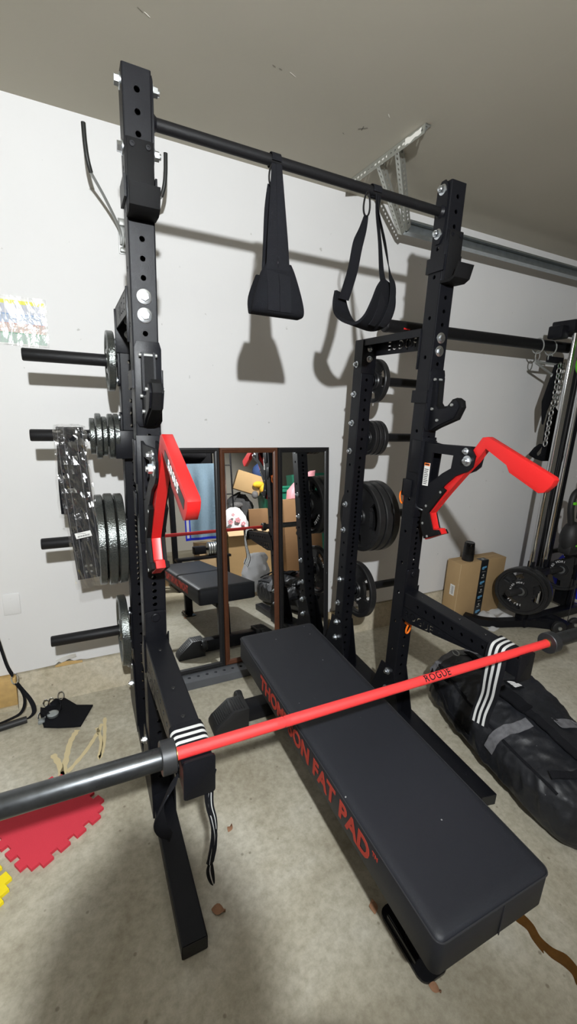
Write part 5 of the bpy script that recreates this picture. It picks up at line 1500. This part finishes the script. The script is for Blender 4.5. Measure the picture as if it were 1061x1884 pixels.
t = thing('dip_belt', 'black dip belt with bright chain hanging beside the chrome rod', 'dip belt', (2.87, .60, 1.95), 'handles hung on the cross bar')
hang_clip(t, 2.80)
bm = newbm(); box(bm, 2.775, 2.93, .585, .612, 1.925, 1.965, .004); obj('hanger_plate', bm, M['steel'], t)
chain(t, [(2.866, .565, 1.925), (2.864, .560, 1.70), (2.862, .560, 1.47), (2.862, .560, 1.33)])
chain(t, [(2.925, .575, 1.925), (2.921, .570, 1.76), (2.918, .575, 1.62)])
bm = newbm()
prism(bm, [(2.800, 1.66), (2.840, 1.80), (2.868, 1.92), (2.945, 1.92), (2.93, 1.80), (2.91, 1.70), (2.885, 1.66), (2.855, 1.60), (2.845, 1.50), (2.825, 1.57)], 'y', .588, .606, bev=.003)
prism(bm, [(2.885, 1.585), (2.925, 1.625), (2.965, 1.60), (2.985, 1.53), (2.985, 1.34), (2.962, 1.33), (2.960, 1.235), (2.90, 1.235), (2.835, 1.25), (2.765, 1.275), (2.752, 1.288), (2.80, 1.335), (2.852, 1.362), (2.858, 1.345), (2.835, 1.318), (2.805, 1.296), (2.815, 1.276), (2.868, 1.27), (2.892, 1.29), (2.894, 1.345), (2.882, 1.40), (2.878, 1.50)], 'y', .575, .600, bev=.003)
obj('belt_pad', bm, M['web2'], t)
bm = newbm(); tube(bm, [V3((2.926+.016*math.cos(a), .588, 1.645+.026*math.sin(a))) for a in [2*PI*k/16 for k in range(16)]], .005, 8, closed=True); obj('snap_hook', bm, M['rubber'], t)
t = thing('resistance_bands', 'bright green resistance bands bunched at the top of the cable tower', 'bands', (2.86, .38, 2.0))
for k in range(4):
    bm = newbm(); tube(bm, [V3((2.812+k*.010+.045*math.cos(a), .36+.006*k, 1.985-.02*k+.065*math.sin(a))) for a in [2*PI*j/24 for j in range(24)]], .01, closed=True, rect=(.004, .016)); obj('band', bm, M['green'], t)
bm = newbm(); ell(bm, (2.822, .385, 1.905), .045, .035, .070)
for v in bm.verts: v.co += V3((.008, .008, .008))*noise.noise(v.co*70)
obj('bunched_band', bm, M['green'], t)
bm = newbm(); lathe(bm, (2.79, .40, 2.02), (0, -1, 0), [(0, .030), (.02, .030), (.024, .024), (.024, 0)], 20); obj('buckle', bm, M['green'], t)
# cordless blower
t = thing('leaf_blower', 'black and green cordless blower hanging at the right edge behind the chrome rods', 'blower', (3.04, .36, .60))
bm = newbm(); ell(bm, (3.02, .34, .70), .075, .07, .125); box(bm, 2.965, 3.085, .29, .39, .575, .66, .02); obj('housing', bm, M['rubber'], t)
bm = newbm(); tube(bm, smooth_path([(2.995, .34, .80), (2.96, .345, .92), (2.975, .35, 1.02), (3.04, .35, 1.05), (3.08, .35, .98), (3.08, .34, .84)], 5), .022, 12); obj('handle', bm, M['rubber'], t)
bm = newbm(); tube(bm, smooth_path([(3.075, .28, .90), (3.10, .27, .80), (3.085, .265, .70), (3.055, .265, .60)], 5), .015, 10); box(bm, 2.945, 2.985, .315, .33, .955, .975, .004); box(bm, 2.985, 3.03, .268, .274, .655, .665, .001); obj('trim', bm, M['green'], t)
# blue and white ball
t = thing('exercise_ball', 'blue ball with white bands on the floor at the far right edge', 'ball', (3.62, .48, 0))
bm = newbm(); ell(bm, (3.62, .48, .25), .25, .25, .25, 36, 24)
for f in bm.faces:
    z = sum((v.co.z for v in f.verts))/len(f.verts)
    f.material_index = 1 if (.045 < z < .10 or .395 < z < .44) else 0
obj('shell', bm, None, t, mats=[M['blue'], M['white']])

# ------------------------------------------------------------------ the rest of the garage, seen only in the mirrors
def carton(name, label, x0, x1, y0, y1, z0, z1, m, rz=0.0, marks=None, open_top=False, group=None, cat='box'):
    c = V3(((x0+x1)/2, (y0+y1)/2, z0)); t = thing(name, label, cat, c, group); t.rotation_euler = (0, 0, rz)
    hx, hy, h = (x1-x0)/2, (y1-y0)/2, z1-z0
    bm = newbm()
    if open_top:
        w = .006
        box(bm, -hx, hx, -hy, hy, 0, w); box(bm, -hx, -hx+w, -hy, hy, 0, h); box(bm, hx-w, hx, -hy, hy, 0, h); box(bm, -hx, hx, -hy, -hy+w, 0, h); box(bm, -hx, hx, hy-w, hy, 0, h)
    else: box(bm, -hx, hx, -hy, hy, 0, h, .004)
    b = obj('carton', bm, m, t, world=False)
    bm = newbm(); box(bm, -hx+.002, hx-.002, -.025, .025, h, h+.001) if not open_top else strip(bm, [(-hx, hy, h), (-hx, hy+.06, h-.06)], [(hx, hy, h), (hx, hy+.055, h-.07)], .005)
    obj('flap' if open_top else 'tape', bm, M['cardboard2'] if open_top else M['cardedge'], t, world=False)
    if marks:
        bm = newbm(); tb = text_bm(marks, .17, .001, offset=.004); place_bm(tb, (0, hy+.0012, h*.55), (-1, 0, 0), (0, 0, 1)); obj('lettering', tb, M['blacklabel'], b, world=False)
    return t
carton('moving_box', 'large open brown box reflected in the middle mirror behind the bench', 1.40, 1.98, -2.45, -2.02, 0, .63, M['cardboard'], .0, open_top=True)
carton('shipping_box', 'brown box with large letters reflected in the right mirror behind the rack', 2.18, 2.74, -2.42, -2.0, .02, .98, M['brownbox'], 0, marks='F2S')
carton('moving_box', 'pale box under the hanging blue towel reflected in the left mirror', 1.06, 1.36, -2.42, -2.12, 0, .50, M['cardboard2'])
carton('moving_box', 'tall pale box reflected beside the red lever in the left mirror', .34, .70, -2.7, -2.3, 0, 1.12, M['cardboard2'])
t = carton('moving_box', 'tilted brown box on top of the pile reflected in the middle mirror', 1.86, 2.26, -3.25, -2.95, 1.13, 1.42, M['cardboard'], .25); t.rotation_euler = (0, .35, .25); t.location.z = 1.12
carton('moving_box', 'small torn brown box beside the green bin reflected in the middle mirror', 2.02, 2.30, -3.0, -2.75, .45, .86, M['brownbox'], .3)
carton('storage_tote', 'dark tote under the pile reflected in the middle mirror', 1.66, 2.36, -3.45, -3.02, 0, .44, M['darkgrey'], 0, cat='tote')
# dark clothes pile
t = thing('clothes_pile', 'heap of dark clothes reflected behind the white bag in the middle mirror', 'clothes', (1.95, -3.1, .44))
bm = newbm(); rings = []
for i in range(1, 14):
    a = PI/2*i/13; rr = math.sin(a)
    rings.append([V3((1.96+.30*rr*math.cos(2*PI*k/32), -3.18+.20*rr*math.sin(2*PI*k/32), .445+.66*math.cos(a)))+V3((.07, .07, .05))*noise.noise(V3((3*math.cos(2*PI*k/32), 3*math.sin(2*PI*k/32), i*.4))) for k in range(32)])
loft(bm, rings); obj('heap', bm, M['darkgrey'], t)
bm = newbm(); ell(bm, (1.86, -2.95, .93), .10, .06, .05); ell(bm, (2.15, -2.92, 1.07), .05, .05, .06); obj('grey_garment', bm, M['worn'], t)
bm = newbm(); ell(bm, (2.20, -2.88, 1.22), .09, .05, .05, mi=0); ell(bm, (2.26, -2.87, 1.15), .05, .05, .08); obj('yellow_garment', bm, M['yellow'], t)
bm = newbm(); ell(bm, (2.34, -3.05, 1.42), .16, .12, .14); obj('navy_garment', bm, M['navy'], t)
# wheelie bin
t = thing('wheelie_bin', 'green wheeled bin reflected at the right of the middle mirror', 'bin', (2.56, -3.0, 0))
bm = newbm(); loft(bm, [rr for rr in [[V3((x, y, z)) for x, y in rpoly(2.56-w, 2.56+w, -3.02-w*.95, -3.02+w*.95, .04)] for w, z in ((.19, .06), (.20, .09), (.255, 1.08))]]); bo = obj('body', bm, M['darkgreen'], t)
bm = newbm(); box(bm, 2.29, 2.83, -3.30, -2.755, 1.08, 1.13, .012); box(bm, 2.31, 2.81, -3.29, -2.77, 1.13, 1.18, .02); obj('lid', bm, M['darkgreen'], t)
bm = newbm()
for x in (2.37, 2.75): lathe(bm, (x-.02, -3.24, .08), (1, 0, 0), [(0, .03), (0, .078), (.04, .078), (.04, .03)], 24)
obj('wheel', bm, M['rubber'], t)
bm = newbm(); box(bm, 2.47, 2.65, -2.775, -2.767, .72, .735); box(bm, 2.50, 2.60, -2.772, -2.764, .62, .68); obj('stamp', bm, M['white'], bo)
# white bag with red blossoms
t = thing('plastic_bag', 'white plastic bag with red flower print on the open brown box in the middle mirror', 'bag', (1.56, -2.2, .45))
bm = newbm(); rings = []
for i in range(1, 15):
    a = PI*.62*i/14; rr = math.sin(a)
    rings.append([V3((1.55+.20*rr*math.cos(2*PI*k/32), -2.20+.15*rr*math.sin(2*PI*k/32), .62+.30*math.cos(a)))+V3((.02, .02, .02))*noise.noise(V3((4*math.cos(2*PI*k/32), 4*math.sin(2*PI*k/32), i*.5))) for k in range(32)])
loft(bm, rings); bg = obj('bag', bm, M['towelwhite'], t, smooth=60)
bm = newbm()
for x, z, s in ((1.46, .74, .034), (1.56, .76, .038), (1.63, .71, .030), (1.50, .83, .022)):
    for k in range(5):
        a = 2*PI*k/5; lathe(bm, (x+s*.6*math.cos(a), -2.052+.0*k, z+s*.6*math.sin(a)), (0, 1, .0), [(0, s*.36), (.014, s*.36), (.014, 0)], 10)
obj('flower_print', bm, M['pink'], bg)
# rack with a hanging towel behind the viewer
t = thing('squat_stand', 'dark steel stand carrying a blue towel reflected in the left mirror', 'stand', (1.0, -2.06, 0))
for x in (.76, 1.345):
    bm = newbm(); box(bm, x-.03, x+.03, -2.11, -2.05, .05, 1.85, .003); obj('post', bm, M['steel'], t)
    bm = newbm(); box(bm, x-.035, x+.035, -2.35, -1.80, 0, .05, .003); obj('foot', bm, M['steel'], t)
bm = newbm(); box(bm, .76, 1.345, -2.105, -2.055, 1.42, 1.47, .003); obj('crossbar', bm, M['steel'], t)
bm = newbm(); box(bm, .80, 1.30, -2.16, -2.10, 1.48, 1.66, .01); ell(bm, (1.02, -2.08, 1.58), .2, .09, .07); obj('gear_bundle', bm, M['web2'], t)
t = thing('towel', 'light blue towel with dark blue hem hanging in the left mirror', 'towel', (1.10, -2.03, 1.47))
bm = newbm(); G = {}
for i in range(25):
    for j in range(31):
        u, v = i/24, j/30; x = .885+.43*u; z = 1.478-.92*v
        G[i, j] = bm.verts.new((x, -2.030+.020*math.sin(u*14+v*2)*min(1, v*3), z))
for i in range(24):
    for j in range(30):
        f = bm.faces.new((G[i, j], G[i, j+1], G[i+1, j+1], G[i+1, j])); f.material_index = 1 if (i in (0, 3) or j > 28) else (2 if i < 3 else 0)
bmesh.ops.solidify(bm, geom=bm.faces[:], thickness=.006)
obj('cloth', bm, None, t, mats=[M['towel'], M['blue'], M['towelwhite']])
t = thing('adjustable_dumbbell', 'chrome ended dumbbell on a rack reflected below the blue towel', 'dumbbell', (1.08, -1.86, .44))
bm = newbm()
for k in range(4): lathe(bm, (1.10+k*.028, -1.86, .46), (1, 0, 0), [(0, .02), (0, .075), (.006, .08), (.016, .08), (.022, .075), (.022, .02)], 32)
obj('weights', bm, M['zinc'], t); bm = newbm(); cyl(bm, (.94, -1.86, .46), (1.24, -1.86, .46), .016); box(bm, .93, 1.07, -1.92, -1.80, .41, .50, .01); obj('handle', bm, M['steel'], t)
bm = newbm(); box(bm, .72, 1.36, -1.93, -1.78, .35, .38, .004)
for x in (.76, 1.32): box(bm, x-.025, x+.025, -1.90, -1.82, 0, .35, .003)
o = obj('dumbbell_rack', bm, M['steel']); recenter(o, (1.04, -1.86, 0)); tag(o, 'low black dumbbell rack reflected under the blue towel', 'rack')
# chrome posts in the middle mirror
t = thing('chrome_rack', 'tall chrome tube rack reflected at the left of the middle mirror', 'rack', (1.47, -2.55, 0))
for x in (1.515, 1.60, 1.70):
    bm = newbm(); cyl(bm, (x, -2.62, 0), (x, -2.62, 2.0), .017 if x < 1.65 else .012, seg=14); obj('post', bm, M['chrome'] if x < 1.65 else M['steel'], t)
bm = newbm()
for z in (.70, 1.10, 1.50, 1.95): cyl(bm, (1.515, -2.62, z), (1.70, -2.62, z), .009, seg=10)
obj('rung', bm, M['steel'], t)
# bundle of clothes leaning by the bench
t = thing('laundry_bundle', 'white and pale blue laundry bundle reflected beside the duffel bag', 'laundry', (1.50, -1.32, 0))
bm = newbm(); rings = []
A0, A1 = V3((1.40, -1.15, .09)), V3((1.52, -1.36, .46))
for i in range(15):
    f = i/14; c = A0.lerp(A1, f); rr = .145*math.sin(PI*(.10+.80*f))**.5
    rings.append([c+V3((rr*math.cos(2*PI*k/28), rr*.7*math.sin(2*PI*k/28), 0))*(1+.35*noise.noise(V3((3*math.cos(2*PI*k/28), 3*math.sin(2*PI*k/28), f*5)))) for k in range(28)])
for r_ in rings:
    for p in r_: p.z = max(p.z-.05, .001)
loft(bm, rings); obj('cloth', bm, M['towelwhite'], t, smooth=60)
# pink gift bag
t = thing('gift_bag', 'pink bag with magenta roundels reflected in the right mirror', 'bag', (2.55, -2.2, .98))
bm = newbm(); prism(bm, [(2.34, .985), (2.66, .985), (2.74, 1.36), (2.60, 1.30), (2.47, 1.20), (2.36, 1.10)], 'y', -2.25, -2.08, bev=.01); bo = obj('bag', bm, M['pink'], t)
bm = newbm()
for x, z in ((2.47, 1.09), (2.60, 1.20), (2.63, 1.05)): lathe(bm, (x, -2.08, z), (0, 1, 0), [(0, .052), (.002, .052), (.002, .0)], 24)
obj('roundel', bm, M['magenta'], bo)
bm = newbm(); loft(bm, [[V3((x, y, z)) for x, y in rpoly(3.05-w, 3.05+w, -2.9-w, -2.9+w, .05)] for w, z in ((.22, .0), (.27, 1.35))]); o = obj('storage_bin', bm, M['darkgreen']); recenter(o, (3.05, -2.9, 0)); tag(o, 'tall dark green bin reflected in the right mirror', 'bin')

# ------------------------------------------------------------------ the photographer, standing behind the lens
def skin_mesh(verts, edges, radii, sub=2, root=0):
    me = bpy.data.meshes.new('sk'); me.from_pydata([tuple(v) for v in verts], edges, [])
    o = bpy.data.objects.new('sk', me); COL.objects.link(o)
    md = o.modifiers.new('s', 'SKIN'); md.use_smooth_shade = True
    sv = me.skin_vertices[0].data
    for i, r_ in enumerate(radii): sv[i].radius = (r_, r_) if not isinstance(r_, tuple) else r_
    for i in range(len(verts)): sv[i].use_root = (i == root)
    sb = o.modifiers.new('d', 'SUBSURF'); sb.levels = sub; sb.render_levels = sub
    dg = bpy.context.evaluated_depsgraph_get(); dg.update()
    m2 = bpy.data.meshes.new_from_object(o.evaluated_get(dg)); bm = bmesh.new(); bm.from_mesh(m2)
    bpy.data.objects.remove(o); bpy.data.meshes.remove(m2); bpy.data.meshes.remove(me); return bm
PX, PY = -.24, -1.70
ph_c = CAM-fw*.016-d2*-.045
ph_c = CAM-fw*.016+d2*.045
person = thing('person', 'person in dark clothes holding up a phone with both hands behind the lens', 'person', (PX, PY, 0))
Vv = []; Ee = []; Rr = []
def jv(p, r_, link=None):
    Vv.append(V3(p)); Rr.append(r_); i = len(Vv)-1
    if link is not None: Ee.append((link, i))
    return i
pel = jv((PX, PY, .95), (.15, .11)); wst = jv((PX, PY, 1.10), (.135, .10), pel); chs = jv((PX, PY, 1.30), (.16, .11), wst); nkb = jv((PX, PY+.01, 1.46), .075, chs); nk = jv((PX, PY+.02, 1.53), .055, nkb)
hd = jv((PX, PY+.035, 1.62), (.074, .088), nk); top_ = jv((PX, PY+.03, 1.72), (.068, .078), hd)
for s in (-1, 1):
    hip = jv((PX+s*.09, PY, .90), .09, pel); kn = jv((PX+s*.11, PY+.01, .50), .058, hip); an = jv((PX+s*.12, PY-.02, .09), .040, kn); to = jv((PX+s*.13, PY+.15, .035), .034, an)
    sh = jv((PX+s*.18, PY, 1.43), .062, chs); el_ = jv((PX+s*.24, PY+.10, 1.20), .045, sh)
    hp = ph_c+rt*s*.052+d2*.035-fw*.035
    wr_ = jv(hp-fw*.06+d2*.05+rt*s*.03, .028, el_); pm = jv(hp, .026, wr_)
    for k in range(4):
        b0 = hp+rt*s*.004-d2*(.022-.016*k)+fw*.008
        f1 = jv(b0+fw*.022+rt*s*-.002, .0095, pm); f2 = jv(b0+fw*.034-rt*s*.020, .0085, f1); jv(b0+fw*(.030)-rt*s*(.036-.002*k), .0075, f2)
    th1 = jv(hp-d2*.010-fw*.006-rt*s*.010, .011, pm); jv(hp-d2*.030+fw*.002-rt*s*.026, .0095, th1)
bm = skin_mesh(Vv, Ee, Rr, 1)
M['skin'] = mat('skin', (.45, .27, .19), .5); obj('body', bm, M['skin'], person, smooth=180)
def cloth_part(nm, m, chain_):
    vs, es, rs = [], [], []
    for pts_, link in chain_:
        prev = link
        for p, r_ in pts_:
            vs.append(V3(p)); rs.append(r_); i = len(vs)-1
            if prev is not None: es.append((prev, i))
            prev = i
    obj(nm, skin_mesh(vs, es, rs, 1), m, person, smooth=180)
arms = [([((PX+s*.185, PY, 1.435), .085), ((PX+s*.245, PY+.10, 1.20), .058), (ph_c+rt*s*.085+d2*.09-fw*.10, .040)], 2) for s in (-1, 1)]
cloth_part('shirt', M['darkgrey'], [([((PX, PY, .90), (.20, .165)), ((PX, PY, 1.10), (.185, .15)), ((PX, PY, 1.30), (.205, .155)), ((PX, PY+.01, 1.44), (.15, .12)), ((PX, PY+.012, 1.475), .085)], None)]+arms)
cloth_part('trousers', M['navy'], [([((PX, PY, 1.02), (.18, .14)), ((PX, PY, .93), (.185, .15))], None)]+[([((PX+s*.095, PY, .86), .105), ((PX+s*.112, PY+.01, .50), .075), ((PX+s*.122, PY-.02, .12), .058)], 1) for s in (-1, 1)])
bm = newbm(); ell(bm, (PX, PY+.018, 1.69), .088, .098, .085); obj('hair', bm, M['darkgrey'], person)
for s in (-1, 1):
    bm = newbm(); loft(bm, [[V3((PX+s*.128+x, PY+.045+y, z)) for x, y in [(w*math.cos(2*PI*k/20)*.042, w*math.sin(2*PI*k/20)*.135) for k in range(20)]] for w, z in ((1, .001), (1.05, .02), (.9, .05), (.55, .09))]); obj('shoe', bm, M['rubber'], person)
ph = thing('phone', 'black phone held upright in both hands of the person behind the lens', 'phone', ph_c)
bm = newbm(); q = rpoly(-.037, .037, -.080, .080, .010, 4)
A = [bm.verts.new(ph_c+rt*x+d2*y+fw*.004) for x, y in q]; B = [bm.verts.new(ph_c+rt*x+d2*y-fw*.004) for x, y in q]
bm.faces.new(A[::-1]); bm.faces.new(B)
for i in range(len(A)): bm.faces.new((A[i], A[(i+1) % len(A)], B[(i+1) % len(A)], B[i]))
obj('case', bm, M['steel_gloss'], ph)

# ------------------------------------------------------------------ lights
def point(name, loc, power, radius, col):
    l = bpy.data.lights.new(name, 'POINT'); l.energy = power; l.shadow_soft_size = radius; l.color = col
    o = bpy.data.objects.new(name, l); COL.objects.link(o); o.location = loc; return o
point('opener_lamp', (-.28, -2.05, 2.27), 332, .028, (.95, .975, .985))
sl = bpy.data.lights.new('mirror_fill_spot', 'SPOT'); sl.energy = 420; sl.spot_size = math.radians(86); sl.spot_blend = .4; sl.shadow_soft_size = .06; sl.color = (1.0, .96, .88)  # added lamp brightening the clutter that the mirrors reflect
so = bpy.data.objects.new('mirror_fill_spot', sl); COL.objects.link(so); so.location = (2.0, -1.1, 2.62)
so.rotation_euler = (V3((1.4, -2.9, 1.1))-V3(so.location)).to_track_quat('-Z', 'Y').to_euler()
# added unseen housing, its tray and hood block the lamp's light
t = thing('lamp_shield', 'added grey lamp shield hanging from the ceiling behind the viewer', 'lamp shield', (-.28, -2.3, CZ))
bm = newbm(); box(bm, -.46, -.10, -2.50, -2.11, 2.20, 2.42, .012); obj('housing', bm, M['galv'], t)
bm = newbm(); box(bm, -.46, -.10, -2.12, -1.992, 2.150, 2.158, .002); box(bm, -.46, -.10, -2.12, -2.11, 2.150, 2.22, .001); obj('floor_light_blocker', bm, M['galv'], t)  # added lip that shades the near floor
bm = newbm(); box(bm, -.46, -.10, -2.12, -1.992, 2.316, 2.322, .002); obj('ceiling_light_blocker', bm, M['galv'], t)  # added plate that keeps upward light off the ceiling
bm = newbm()
for x in (-.42, -.14): box(bm, x-.012, x+.012, -2.33, -2.30, 2.42, CZ, .002)
obj('hanger', bm, M['galv'], t)
wd = bpy.data.worlds.new('world'); SC.world = wd; wd.use_nodes = True
wd.node_tree.nodes['Background'].inputs[0].default_value = (.9, .88, .8, 1); wd.node_tree.nodes['Background'].inputs[1].default_value = .0
SC.view_settings.view_transform = 'Standard'; SC.view_settings.look = 'None'; SC.view_settings.exposure = 0.0; SC.view_settings.gamma = 1.0
SC.view_settings.use_curve_mapping = False
